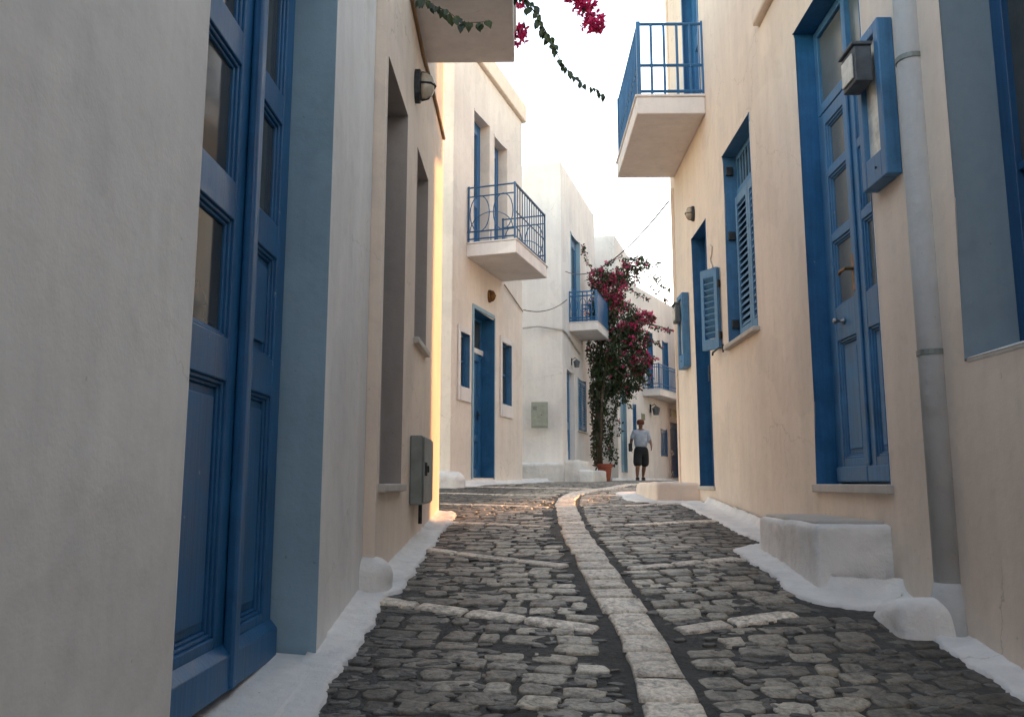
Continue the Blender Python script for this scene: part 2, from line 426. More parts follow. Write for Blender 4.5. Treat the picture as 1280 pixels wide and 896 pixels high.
def whitewash_strip(name, pts, side, w=.17, ragged=.02, wallh0=.06, step=.014):
    """whitewashed gutter: pts = foot of the wall; side=+1 if the street lies to the right of the direction of travel"""
    P = []
    for (a, b_) in zip(pts, pts[1:]):
        a = Vector(a); b_ = Vector(b_); n = max(1, int((b_ - a).length / step))
        for i in range(n): P.append((a.lerp(b_, i / n)))
    P.append(Vector(pts[-1]))
    # smooth
    for _ in range(14):
        P = [P[0]] + [(P[i - 1] + P[i] * 2 + P[i + 1]) / 4 for i in range(1, len(P) - 1)] + [P[-1]]
    vs_ = []; fs = []; np_ = 8
    for i, p in enumerate(P):
        d = (P[min(i + 1, len(P) - 1)] - P[max(i - 1, 0)]).normalized(); nrm = Vector((d.y, -d.x)) * side
        ww = w(p) if callable(w) else w
        ww += ragged * (1.6 * noise.noise(Vector((p.x * 3, p.y * 3, 5))) + 1.0 * noise.noise(Vector((p.x * 9, p.y * 9, 2))) + .55 * noise.noise(Vector((p.x * 26, p.y * 26, 7))) + .5 * noise.noise(Vector((p.x * 60, p.y * 60, 7))))
        wallh = wallh0(p) if callable(wallh0) else wallh0
        prof = [(-.03, wallh + .02 * (wallh > .03)), (0, wallh), (.12, wallh * .42 + .008), (.3, .022), (.6, .02), (.88, .019), (1.0, .012), (1.04, -.03)]
        for (q, h) in prof:
            X, Y = p.x + nrm.x * q * ww, p.y + nrm.y * q * ww
            vs_.append((X, Y, gz(X, Y) + h + .007 * noise.noise(Vector((X * 12, Y * 12, 4))) + .005 * noise.noise(Vector((X * 30, Y * 30, 4)))))
    for i in range(len(P) - 1):
        for k in range(np_ - 1):
            q = (i * np_ + k, i * np_ + k + 1, (i + 1) * np_ + k + 1, (i + 1) * np_ + k)
            fs.append(q if side > 0 else q[::-1])
    b = MB(); b.add(vs_, fs); o = b.build(name, M['bright'], smooth=True); o['kind'] = 'structure'
whitewash_strip('pavement_edge', [(-.76, -8), (-.76, 3.84), (-.69, 3.9), (-.69, 6.74), (-1.6, 6.86)], 1, .145, wallh0=lambda p: .018 if 1.6 < p.y < 3.2 else .06)
whitewash_strip('pavement_edge', [(-1.6, 11.15), (-.97, 11.20), (-.76, 11.9), (-.03, 14.3), (.2, 17.2), (.5, 17.6)], 1, .2)
whitewash_strip('pavement_edge', [(1.69, -8), (1.69, 3.1), (1.67, 3.75), (1.36, 3.8), (1.33, 4.78), (1.62, 5.0), (1.62, 7.9), (1.24, 7.97), (1.22, 9.4), (2.6, 9.5)], -1, lambda p: .17 if p.y < 5 else .21, .022, wallh0=lambda p: .06 if p.y < 7.5 else .02)
whitewash_strip('pavement_edge', [(2.4, 23.0), (2.55, 23.0), (3.2, 25.2), (3.3, 27), (6, 32)], 1, .2)

# ------------------------------------------------------------------ building helpers (local frame: x along the facade, y into the house, z world height)
def wall_mesh(parent, L, D, H, openings, mat, base=-1.2, name='wall', extra_mats=(), bevel=.014, near_white=False, step=None):
    """closed box with recessed openings: (x0,x1,h0,h1,depth,material index)"""
    b = MB(); z0, z1 = Z0 + base, Z0 + H
    xs = sorted({0, L, *[o[0] for o in openings], *[o[1] for o in openings]})
    if step: xs = sorted({*xs, step[0]})
    zs = sorted({z0, z1, *([Z0 + step[1]] if step else []), *[Z0 + o[2] for o in openings], *[Z0 + o[3] for o in openings]})
    vid = {}; v = []; f = []; mi = []
    def V(x, y, z):
        k = (round(x, 4), round(y, 4), round(z, 4))
        if k not in vid: vid[k] = len(v); v.append(k)
        return vid[k]
    def F(a, b2, c, d, m=0): f.append((V(*a), V(*b2), V(*c), V(*d))); mi.append(m)
    def hole(xm, zm):
        if step and xm > step[0] and zm > Z0 + step[1]: return True
        for o in openings:
            if o[0] < xm < o[1] and Z0 + o[2] < zm < Z0 + o[3]: return True
    for xa, xb in zip(xs, xs[1:]):
        for za, zb in zip(zs, zs[1:]):
            if not hole((xa + xb) / 2, (za + zb) / 2): F((xa, 0, za), (xb, 0, za), (xb, 0, zb), (xa, 0, zb))
    for (x0, x1, h0, h1, d, m) in openings:
        a, c = Z0 + h0, Z0 + h1
        xx = [x for x in xs if x0 <= x <= x1]; zz = [z for z in zs if a - 1e-6 <= z <= c + 1e-6]
        for za, zb in zip(zz, zz[1:]):
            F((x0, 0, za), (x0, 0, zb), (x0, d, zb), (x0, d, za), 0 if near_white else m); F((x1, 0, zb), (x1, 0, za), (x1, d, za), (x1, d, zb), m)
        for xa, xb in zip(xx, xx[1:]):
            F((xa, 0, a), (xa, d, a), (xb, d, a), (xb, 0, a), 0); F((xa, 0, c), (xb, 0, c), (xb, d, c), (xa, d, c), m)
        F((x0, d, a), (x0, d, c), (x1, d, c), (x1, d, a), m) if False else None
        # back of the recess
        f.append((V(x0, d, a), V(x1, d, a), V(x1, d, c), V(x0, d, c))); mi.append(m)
    for xa, xb in zip(xs, xs[1:]):
        zt = Z0 + step[1] if step and xa >= step[0] - 1e-6 else z1
        F((xb, D, z0), (xa, D, z0), (xa, D, zt), (xb, D, zt)); F((xa, 0, zt), (xb, 0, zt), (xb, D, zt), (xa, D, zt))
        F((xa, D, z0), (xb, D, z0), (xb, 0, z0), (xa, 0, z0))
    for za, zb in zip(zs, zs[1:]):
        F((0, D, za), (0, 0, za), (0, 0, zb), (0, D, zb)); xe = step[0] if step and za >= Z0 + step[1] - 1e-6 else L; F((xe, 0, za), (xe, D, za), (xe, D, zb), (xe, 0, zb))
    b.v = v; b.f = f; b.m = mi
    return b.build(name, [mat, *extra_mats], parent, bevel=bevel, seg=3, smooth=False)
def roof(parent, L, D, H, over=.08, th=.2, mat=None):
    b = MB(); b.box(-over, L + over, -over, D + over, Z0 + H + .002, Z0 + H + th)
    return b.build('roof', mat or M['white'], parent, bevel=.02)

def leaf(parent, x0, x1, h0, h1, y, spec, mat, name='door', st=.085, th=.045, glassmat='glass', rough=False):
    """panelled door leaf in the plane y (front face); spec: list of (ha,hb,'panel'|'glass')"""
    b = MB(); a, c = Z0 + h0, Z0 + h1
    b.box(x0, x0 + st, y, y + th, a, c); b.box(x1 - st, x1, y, y + th, a, c)
    zs = [h0] + [q for s in spec for q in s[:2]] + [h1]
    for i in range(0, len(zs), 2): b.box(x0 + st, x1 - st, y + .002, y + th, Z0 + zs[i], Z0 + zs[i + 1])
    for (ha, hb, k) in spec:
        xa, xb = x0 + st, x1 - st
        for (p, q) in ((0, .012), (.012, .022)):       # stepped moulding round each field
            yy = y + .010 + p * .8
            b.box(xa + p, xa + q, yy, y + th, Z0 + ha + p, Z0 + hb - p); b.box(xb - q, xb - p, yy, y + th, Z0 + ha + p, Z0 + hb - p)
            b.box(xa + q, xb - q, yy + .001, y + th, Z0 + ha + p, Z0 + ha + q); b.box(xa + q, xb - q, yy + .001, y + th, Z0 + hb - q, Z0 + hb - p)
        if k == 'panel':
            b.box(xa + .022, xb - .022, y + .030, y + th - .002, Z0 + ha + .022, Z0 + hb - .022)
            if xb - xa > .16: b.box(xa + .05, xb - .05, y + .018, y + th - .004, Z0 + ha + .05, Z0 + hb - .05)
    o = b.build(name, mat, parent, bevel=.004)
    for (ha, hb, k) in spec:
        if k == 'glass':
            p = MB(); p.box(x0 + st + .02, x1 - st - .02, y + .030, y + .034, Z0 + ha + .02, Z0 + hb - .02)
            p.build('pane', M[glassmat], o)
    return o
def frame(parent, x0, x1, h0, h1, y, w, d, mat, name='door_frame', bottom=False, mids=()):
    b = MB(); b.box(x0, x0 + w, y, y + d, Z0 + h0, Z0 + h1); b.box(x1 - w, x1, y, y + d, Z0 + h0, Z0 + h1)
    b.box(x0 + w, x1 - w, y + .001, y + d, Z0 + h1 - w, Z0 + h1)
    if bottom: b.box(x0 + w, x1 - w, y + .001, y + d, Z0 + h0, Z0 + h0 + w)
    for h in mids: b.box(x0 + w, x1 - w, y - .012, y + d, Z0 + h - .03, Z0 + h + .03)
    return b.build(name, mat, parent, bevel=.004)
def louvre(parent, x0, x1, h0, h1, y, mat, n=None, name='shutter', st=.05, th=.035, T=None):
    b = MB(); b.T = T; a, c = Z0 + h0, Z0 + h1
    b.box(x0, x0 + st, y, y + th, a, c); b.box(x1 - st, x1, y, y + th, a, c)
    b.box(x0 + st, x1 - st, y + .001, y + th, a, a + .09); b.box(x0 + st, x1 - st, y + .001, y + th, c - .07, c)
    n = n or int((h1 - h0 - .16) / .055); s = (h1 - h0 - .16) / n
    for i in range(n):
        z = a + .09 + s * (i + .5)
        b.add([(x0 + st - .003, y + .004, z - s * .32), (x1 - st + .003, y + .004, z - s * .32), (x1 - st + .003, y + th - .004, z + s * .42), (x0 + st - .003, y + th - .004, z + s * .42),
               (x0 + st - .003, y + .004, z - s * .32 + .008), (x1 - st + .003, y + .004, z - s * .32 + .008), (x1 - st + .003, y + th - .004, z + s * .42 + .008), (x0 + st - .003, y + th - .004, z + s * .42 + .008)],
              [(0, 3, 2, 1), (4, 5, 6, 7), (0, 1, 5, 4), (1, 2, 6, 5), (2, 3, 7, 6), (3, 0, 4, 7)])
    return b.build(name, mat, parent)
def sill(parent, x0, x1, h, y0=-.03, y1=.16, th=.035, mat=None, name='window_sill'):
    b = MB(); b.box(x0, x1, y0, y1, Z0 + h - th, Z0 + h + .004); return b.build(name, mat or M['marble'], parent, bevel=.006)
def window(parent, x0, x1, h0, h1, y, mat, cols=2, rows=2, fw=.05, name='window'):
    b = MB(); a, c = Z0 + h0, Z0 + h1
    b.box(x0, x0 + fw, y, y + .05, a, c); b.box(x1 - fw, x1, y, y + .05, a, c)
    b.box(x0 + fw, x1 - fw, y + .001, y + .05, a, a + fw); b.box(x0 + fw, x1 - fw, y + .001, y + .05, c - fw, c)
    for i in range(1, cols):
        x = x0 + (x1 - x0) * i / cols; b.box(x - .02, x + .02, y + .004, y + .05, a + fw, c - fw)
    for j in range(1, rows):
        z = a + (c - a) * j / rows; b.box(x0 + fw, x1 - fw, y + .008, y + .048, z - .015, z + .015)
    o = b.build(name, mat, parent, bevel=.003)
    p = MB(); p.box(x0 + fw, x1 - fw, y + .026, y + .03, a + fw, c - fw); p.build('pane', M['glass'], o)
    return o
def slab(parent, x0, x1, out, h0, h1, mat=None):
    b = MB(); b.box(x0, x1, -out, .0, Z0 + h0, Z0 + h1); b.box(x0 - .015, x1 + .015, -out - .015, 0, Z0 + h1 + .001, Z0 + h1 + .025)
    return b.build('balcony', mat or M['white'], parent, bevel=.01)
def bulkhead(loc, rz, label, group='round lamps fixed to the house walls', s=1.0, dome='lampglass', body='iron'):
    e = empty('wall_lamp', loc, rz, label, 'wall lamp', group)
    b = MB(); b.lathe([(.085 * s, 0), (.085 * s, -.03 * s), (.07 * s, -.04 * s)], (0, 0, 0), 20, axis='y', sx=.78, sy=1.25); b.build('housing', M[body], e, smooth=False)
    b = MB(); b.lathe([(.068 * s, -.041 * s), (.066 * s, -.07 * s), (.05 * s, -.10 * s), (.02 * s, -.115 * s)], (0, 0, 0), 20, axis='y', sx=.78, sy=1.25); b.build('lamp_glass', M[dome], e, smooth=True)
    b = MB(); b.tube([(0, -.04 * s, .09 * s), (0, -.08 * s, .08 * s), (0, -.122 * s, 0), (0, -.08 * s, -.08 * s), (0, -.04 * s, -.09 * s)], .006 * s, 6)
    b.tube([(.058 * s, -.04 * s, 0), (.045 * s, -.1 * s, 0), (0, -.122 * s, 0), (-.045 * s, -.1 * s, 0), (-.058 * s, -.04 * s, 0)], .006 * s, 6); b.build('guard', M[body], e)
    return e
PI = math.pi

# ------------------------------------------------------------------ house A, near left (x = world Y + 3, y = into the house)
A = empty('house', (-.735, -9, 0), PI / 2, 'near left pale plaster house with the tall glazed double door', 'house', 'whitewashed houses along the alley')
def ay(Y): return Y + 9
DA0, DA1 = ay(1.80), ay(3.04)
wall_mesh(A, ay(3.86), 4, 2.62, [(DA0, DA1, -.90, 2.12, .30, 1)], M['old_white'], extra_mats=[M['blue_grey']], bevel=.0015, near_white=True)  # roof set low out of view to let more sky light in
roof(A, ay(3.86), 4, 2.62, over=.03, th=.15)
frame(A, DA0, DA1, -.66, 2.12, .165, .035, .08, M['blue'])
midA = ay(2.56)
spec = [(-.44, .30, 'panel'), (.43, .80, 'glass'), (.92, 1.31, 'glass'), (1.42, 1.90, 'glass')]
spec2 = [(-.44, .30, 'panel'), (.43, .80, 'panel'), (.92, 1.31, 'glass'), (1.42, 1.90, 'glass')]
for (xa, xb, sp) in ((DA0 + .037, midA - .004, spec), (midA + .004, DA1 - .037, spec2)):
    d = leaf(A, xa, xb, -.60, 2.08, .155, sp, M['blue'], st=.088, th=.05)
    b = MB()
    b.box(xa - .0, xb, .128, .154, Z0 - .60, Z0 - .50)
    b.add([(xa, .128, Z0 - .5), (xb, .128, Z0 - .5), (xb, .154, Z0 - .47), (xa, .154, Z0 - .47), (xa, .154, Z0 - .5), (xb, .154, Z0 - .5)], [(0, 1, 2, 3), (0, 3, 4), (1, 5, 2)])
    b.build('weather_board', M['blue'], d, bevel=.004)
b = MB(); b.box(midA - .03, midA + .025, .118, .153, Z0 - .60, Z0 + 2.07); b.build('meeting_strip', M['blue'], A, bevel=.010, seg=3)
b = MB(); b.add([(DA0 + .001, -.05, Z0 - .9), (DA1 - .001, -.05, Z0 - .9), (DA1 - .001, .29, Z0 - .9), (DA0 + .001, .29, Z0 - .9), (DA0 + .001, -.05, Z0 - .70), (DA1 - .001, -.05, Z0 - .60), (DA1 - .001, .29, Z0 - .575), (DA0 + .001, .29, Z0 - .645)], [(0, 3, 2, 1), (4, 5, 6, 7), (0, 1, 5, 4), (1, 2, 6, 5), (2, 3, 7, 6), (3, 0, 4, 7)]); b.build('threshold', M['bright'], A, bevel=.02)

# ------------------------------------------------------------------ house B, left with balcony overhead
B = empty('house', (-.68, 3.865, 0), PI / 2, 'warm toned left house with two deep narrow openings under an overhead balcony', 'house', 'whitewashed houses along the alley')
def by(Y): return Y - 3.865
LB = by(6.74)
wall_mesh(B, LB, 4, 4.3, [(by(3.93), by(4.607), -.012, 2.125, .24, 1), (by(5.07), by(5.65), .885, 2.12, .24, 1)], M['cream'], extra_mats=[M['shaded_reveal']], bevel=.012)  # height cut out of view so more sky light reaches the lane
roof(B, LB, 4, 4.3)
for (a, c, h0, h1) in ((by(3.93), by(4.607), -.01, 2.12), (by(5.07), by(5.65), .887, 2.115)):
    window(B, a, c, h0, h1, .19, M['blue'], 2, 3)
    sill(B, a - .02, c + .02, h0, -.035, .185)
S = slab(B, by(4.55), by(5.43), .62, 2.89, 3.06)
rb = MB()
for p in [(by(4.57), -.6), (by(5.41), -.6)]: rb.box(p[0] - .015, p[0] + .015, p[1] - .015, p[1] + .015, Z0 + 3.085, Z0 + 3.95)
rb.box(by(4.57), by(5.41), -.615, -.585, Z0 + 3.93, Z0 + 3.96); rb.box(by(4.57) - .014, by(4.57) + .014, -.6, 0, Z0 + 3.93, Z0 + 3.96); rb.box(by(5.41) - .014, by(5.41) + .014, -.6, 0, Z0 + 3.93, Z0 + 3.96)
for i in range(1, 8): rb.tube([(by(4.57) + .12 * i - .0, -.6, Z0 + 3.085), (by(4.57) + .12 * i, -.6, Z0 + 3.93)], .008, 6)
rb.build('railing', M['blue'], S)
bulkhead((-.68, 4.93, Z0 + 2.47), PI / 2, 'dark oval wall lamp under the overhead balcony on the left house', s=1.05, dome='lampglass', body='iron')
b = MB()   # cable on house B
b.tube([(-.672, 4.62, Z0 + 2.88), (-.668, 5.2, Z0 + 2.83), (-.668, 5.6, Z0 + 2.86), (-.668, 6.1, Z0 + 2.87), (-.668, 6.66, Z0 + 2.865)], .013, 6)
tag(b.build('cable', M['cable_brown']), 'brown cable running along the left wall below the overhead balcony', 'cable')
# grey service cabinet on B
e = empty('meter_cabinet', (-.68, 4.98, Z0 - .13), PI / 2, 'grey metal service cabinet with side latch low on the left wall', 'meter cabinet')
b = MB(); b.box(0, .50, -.075, -.001, 0, .41); b.build('cabinet_body', M['cabinet'], e, bevel=.008)
b = MB(); b.box(.012, .488, -.086, -.076, .012, .398); dd = b.build('cabinet_door', M['cabinet'], e, bevel=.004)
b = MB(); b.box(.05, .085, -.098, -.0865, .17, .25); b.box(.062, .073, -.11, -.098, .19, .23); b.build('latch', M['iron'], dd, bevel=.003)
b = MB(); b.box(.505, .575, -.07, -.002, .16, .26); b.box(.52, .56, -.076, -.07, .18, .24); b.build('junction_box', M['iron'], e, bevel=.004)
b = MB(); b.tube([(.22, -.04, -.12), (.22, -.04, .0)], .012, 8); b.build('conduit', M['iron'], e)

# lump of plaster at the corner of A and B
def lump(name, x0, x1, y0, y1, h0, h1, label, mat='bright', r=.05, taper=.15, cat='plinth', group=None, slope=0, amp=.012, sub=3):
    cx_, cy_ = (x0 + x1) / 2, (y0 + y1) / 2
    n = 14; v = []; f = []
    import itertools
    N = 12; pts = {}
    b = MB()
    def P(x, y, z):   # superellipsoid-ish soft box from a cube surface point in [-1,1]
        ax, ay_ = (x1 - x0) / 2, (y1 - y0) / 2; H_ = h1 - h0
        def soft(t, half):
            return t * half
        rr = [max(0, abs(x) - (1 - r / ax)) * ax / r if ax > r else abs(x), max(0, abs(y) - (1 - r / ay_)) * ay_ / r if ay_ > r else abs(y), max(0, z - (1 - r / (H_ / 2))) * (H_ / 2) / r]
        m = math.sqrt(sum(t * t for t in rr)); k = 1 if m <= 1 else 1 / m
        X = math.copysign(min(abs(x), 1 - r / ax) * ax + rr[0] * r * k, x); Y = math.copysign(min(abs(y), 1 - r / ay_) * ay_ + rr[1] * r * k, y)
        Zz = (min(z, 1 - r / (H_ / 2)) * (H_ / 2) + rr[2] * r * k) + H_ / 2
        t = 1 + taper * (1 - Zz / H_)
        X *= t; Y *= t
        q = Vector((cx_ + X, cy_ + Y, Z0 + h0 + Zz))
        q.z -= slope * max(0, (q.y - y0)) if Zz > H_ * .3 else 0
        nn = noise.noise(q * 5) * amp + noise.noise(q * 13) * amp * .4
        q += Vector((math.copysign(nn, X), math.copysign(nn, Y), nn))
        return q
    def grid(fn):
        o = len(b.v)
        # finer spacing near edges
        ts = [-1 + 2 * i / (2 * N) for i in range(2 * N + 1)]
        vv = [fn(s, t) for s in ts for t in ts]; n_ = len(ts)
        b.add(vv, [(i * n_ + j, (i + 1) * n_ + j, (i + 1) * n_ + j + 1, i * n_ + j + 1) for i in range(n_ - 1) for j in range(n_ - 1)])
    grid(lambda s, t: P(s, t, 1)); grid(lambda s, t: P(1, s, t)); grid(lambda s, t: P(-1, -s, t)); grid(lambda s, t: P(s, -1, t)); grid(lambda s, t: P(-s, 1, t))
    o = b.build(name, M[mat], smooth=True)
    wm = o.modifiers.new('weld', 'WELD'); wm.merge_threshold = .0005
    return tag(o, label, cat, group)
lump('plaster_buttress', -.84, -.61, 3.80, 3.98, -.75, -.33, 'small rounded whitewashed buttress where the two near left houses meet', r=.085, taper=.2)
lump('plaster_buttress', -1.5, -.80, 10.95, 11.35, -.2, .15, 'low rounded whitewashed buttress at the near corner of the house with twin windows', r=.12, taper=.12)

# ------------------------------------------------------------------ house R, right
Rr = empty('house', (1.65, 9.0, 0), -PI / 2, 'cream plaster house on the right with tall blue doors and a corner balcony', 'house', 'whitewashed houses along the alley')
def ry(Y): return 9.0 - Y
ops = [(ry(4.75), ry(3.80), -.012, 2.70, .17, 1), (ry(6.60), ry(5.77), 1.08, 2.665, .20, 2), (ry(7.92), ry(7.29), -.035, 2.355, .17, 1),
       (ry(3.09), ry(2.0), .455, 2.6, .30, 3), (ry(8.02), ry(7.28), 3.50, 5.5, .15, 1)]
wall_mesh(Rr, ry(-9), 5, 6.3, ops, M['cream'], extra_mats=[M['blue'], M['blue_worn'], M['slate']], bevel=.008, step=(ry(5.45), 3.15))  # near part stepped down out of view to open the sky
roof(Rr, ry(5.45), 5, 6.3)
b = MB(); b.box(ry(5.45) + .002, ry(-9), -.05, 5.05, Z0 + 3.152, Z0 + 3.28); b.build('parapet', M['cream'], Rr, bevel=.02)
# near double door with transom
a, c = ry(4.75), ry(3.80); y = .105
frame(Rr, a + .002, c - .002, -.01, 2.695, y + .01, .05, .05, M['blue_worn'], mids=(2.17,))
mid = (a + c) / 2
for (xa, xb) in ((a + .053, mid - .002), (mid + .002, c - .053)):
    d = leaf(Rr, xa, xb, .0, 2.135, y, [(.13, .78, 'panel'), (.97, 1.35, 'glass'), (1.40, 1.74, 'glass'), (1.79, 2.06, 'glass')], M['blue_worn'], st=.075, glassmat='curtain')
    b = MB(); b.box(xa + .002, xb - .002, y - .018, y - .001, Z0 + .005, Z0 + .085); b.build('weather_board', M['blue_worn'], d, bevel=.006)
    if xa < mid - .1:
        b = MB(); b.box(xb - .05, xb - .022, y - .012, y - .001, Z0 + 1.0, Z0 + 1.2); b.tube([(xb - .036, y - .012, Z0 + 1.12), (xb - .036, y - .05, Z0 + 1.12), (xb - .10, y - .055, Z0 + 1.118), (xb - .13, y - .05, Z0 + 1.11)], .009, 8)
        b.build('handle', M['brass'], d, bevel=.003)
        b = MB(); b.lathe([(.02, -.002), (.02, -.006), (.008, -.01), (.008, -.035), (.016, -.04), (.016, -.055), (.006, -.06)], ((xa + xb) / 2 - .02, y, Z0 + .875), 14, axis='y'); b.build('knob', M['steel'], d, smooth=True)
b = MB(); b.box(mid - .02, mid + .02, y - .016, y - .0005, Z0 + .09, Z0 + 2.13); b.build('meeting_strip', M['blue_worn'], Rr, bevel=.006)
for (xa, xb) in ((a + .053, mid - .012), (mid + .012, c - .053)):
    b = MB(); b.box(xa, xb, y + .03, y + .034, Z0 + 2.205, Z0 + 2.64); b.build('transom_pane', M['curtain'], Rr)
b = MB(); b.box(mid - .025, mid + .025, y, y + .04, Z0 + 2.205, Z0 + 2.64); b.build('transom_bar', M['blue_worn'], Rr, bevel=.004)
sill(Rr, a - .02, c + .02, -.012, -.03, .16, .04, name='door_sill')
# far single door
a, c = ry(7.92), ry(7.29)
frame(Rr, a + .002, c - .002, -.03, 2.35, .12, .04, .045, M['blue_deep'])
d = leaf(Rr, a + .044, c - .044, -.025, 2.305, .115, [(.12, .8, 'panel'), (.95, 2.2, 'panel')], M['blue_deep'], st=.08)
b = MB(); b.box(a + .06, a + .085, .10, .114, Z0 + .95, Z0 + 1.1); b.build('handle', M['steel'], d)
sill(Rr, a - .01, c + .01, -.035, -.02, .11, .03, name='door_sill')
# shuttered window with glazed transom
a, c = ry(6.60), ry(5.77); mid = (a + c) / 2; y = .085
W = frame(Rr, a + .002, c - .002, 1.085, 2.66, y + .02, .04, .05, M['blue_worn'], name='window', bottom=True, mids=(2.33,))
for (xa, xb) in ((a + .05, mid - .004), (mid + .004, c - .045)):
    louvre(W, xa, xb, 1.12, 2.29, y - .01, M['blue_pale'], n=19)
    b = MB(); b.box(xa, xb, y + .045, y + .05, Z0 + 2.36, Z0 + 2.62); b.build('pane', M['glass'], W)
b = MB()
for i in range(1, 9):
    xx = a + .04 + (c - a - .08) * i / 9; b.box(xx - .006, xx + .006, y + .02, y + .03, Z0 + 2.36, Z0 + 2.62)
b.build('curtain_rods', M['blue_pale'], W)
for h in (1.22, 1.95, 2.5):
    b = MB(); b.box(a + .004, a + .03, .02, .075, Z0 + h, Z0 + h + .07); b.build('hinge', M['iron'], W, bevel=.004)
sill(Rr, a - .03, c + .03, 1.08, -.05, .10, .03)
# near window (blue frame deep in its recess)
a, c = ry(3.09), ry(2.0)
W = window(Rr, a + .002, c - .002, .46, 2.595, .20, M['blue_deep'], 2, 3, .075)
b = MB(); b.add([(a + .003, -.004, Z0 + .458), (c - .003, -.004, Z0 + .458), (c - .003, .2, Z0 + .52), (a + .003, .2, Z0 + .52), (a + .003, .2, Z0 + .44), (c - .003, .2, Z0 + .44), (c - .003, -.004, Z0 + .44), (a + .003, -.004, Z0 + .44)],
          [(0, 1, 2, 3), (3, 2, 5, 4), (1, 0, 7, 6), (0, 3, 4, 7), (2, 1, 6, 5), (7, 4, 5, 6)]); b.build('window_sill', M['bright'], Rr, bevel=.006)
# upper doors
a, c = ry(8.02), ry(7.28)
frame(Rr, a, c, 3.5, 5.49, .09, .05, .05, M['blue']); leaf(Rr, a + .052, c - .052, 3.5, 5.43, .085, [(3.65, 4.3, 'panel'), (4.45, 5.3, 'glass')], M['blue'])
b = MB(); b.box(a + .0, a + .03, -.012, .0, Z0 + 3.5, Z0 + 5.49); b.box(c - .03, c + .0, -.012, .0, Z0 + 3.5, Z0 + 5.49)
b.build('door_trim', M['blue'], Rr)
# corner balcony
a, c = ry(8.75), ry(7.14)
S = slab(Rr, a, c, .62, 3.30, 3.46)
def railing(parent, pts, zb, h, mat, bars=10, r=.012, rails=(1.0, .05), sec=None, name='railing', post=.018, ends=True):
    """straight bars between corner posts; pts in the plan of the parent"""
    b = MB()
    for i, (x, yv) in enumerate(pts):
        b.box(x - post, x + post, yv - post, yv + post, zb, zb + h * 1.03)
    for j, ((xa, ya), (xb, yb)) in enumerate(zip(pts, pts[1:])):
        for rr in rails:
            z = zb + h * rr; b.tube([(xa, ya, z), (xb, yb, z)], post * .8, 6)
        nb = bars[j] if isinstance(bars, (list, tuple)) else bars
        for k in range(1, nb + 1):
            t = k / (nb + 1); x, yy = xa + (xb - xa) * t, ya + (yb - ya) * t
            b.tube([(x, yy, zb), (x, yy, zb + h)], r, 6)
    return b.build(name, mat, parent)
zb = Z0 + 3.486
railing(S, [(a + .03, -.01), (a + .03, -.59), (c - .03, -.59), (c - .03, .0)], zb, .70, M['blue'], bars=[4, 14, 4], r=.012, rails=(1, .42, .06), post=.017)
# wall lamp, junction boxes and cabinets, shutter
bulkhead((1.65, 7.78, Z0 + 2.57), -PI / 2, 'small round wall lamp above the far blue door on the right', s=.72, dome='lampglass', body='iron')
def cabinet_lamp(Y, hb, ht, s, label1, label2, lp=.08):
    e = empty('notice_case', (1.65, Y, Z0 + hb), -PI / 2, label1, 'notice case', 'blue framed glass cases on the right wall')
    L_, H_, D_ = .26 * s, ht - hb, .07 * s
    b = MB(); f_ = .05 * s
    b.box(0, f_, -D_, -.001, 0, H_); b.box(L_ - f_, L_, -D_, -.001, 0, H_); b.box(f_, L_ - f_, -D_ + .001, -.001, 0, f_ * 2.6); b.box(f_, L_ - f_, -D_ + .001, -.001, H_ - f_, H_)
    b.build('case_frame', M['blue_worn'], e, bevel=.005)
    b = MB(); b.box(f_, L_ - f_, -D_ + .025 * s, -.002, f_ * 2.6, H_ - f_); b.build('case_glass', M['pale_glass'], e)
    b = MB(); b.lathe([(.006 * s, -.0), (.005 * s, -.006 * s)], (L_ * .6, -D_, f_ * 1.3), 10, axis='y'); b.build('screw', M['iron'], e)
    l = empty('box_lamp', (1.65, Y - .015 * s, Z0 + ht - .30 * s), -PI / 2, label2, 'box lamp', 'grey box lamps above the glass cases')
    y0 = -D_ - .001
    b = MB(); b.box(.03 * s, .18 * s, y0 - lp, y0, .03 * s, .20 * s); b.build('lamp_body', M['lampgrey'], l, bevel=.006)
    b = MB(); b.box(.02 * s, .19 * s, y0 - lp - .012, y0, .201 * s, .218 * s); b.build('lamp_cover', M['lampgrey'], l, bevel=.004)
    b = MB(); b.box(.045 * s, .165 * s, y0 - lp - .009, y0 - lp - .001, .05 * s, .17 * s); b.build('lamp_glass', M['pale_glass'], l, bevel=.003)
cabinet_lamp(3.74, 1.33, 2.06, 1.0, 'blue framed glass case on the right wall between the near door and the drainpipe', 'grey box lamp over the case beside the near drainpipe')
cabinet_lamp(8.42, 1.13, 1.88, 1.05, 'blue framed glass case at the far corner of the right house', 'grey box lamp at the far corner of the right house', lp=.05)
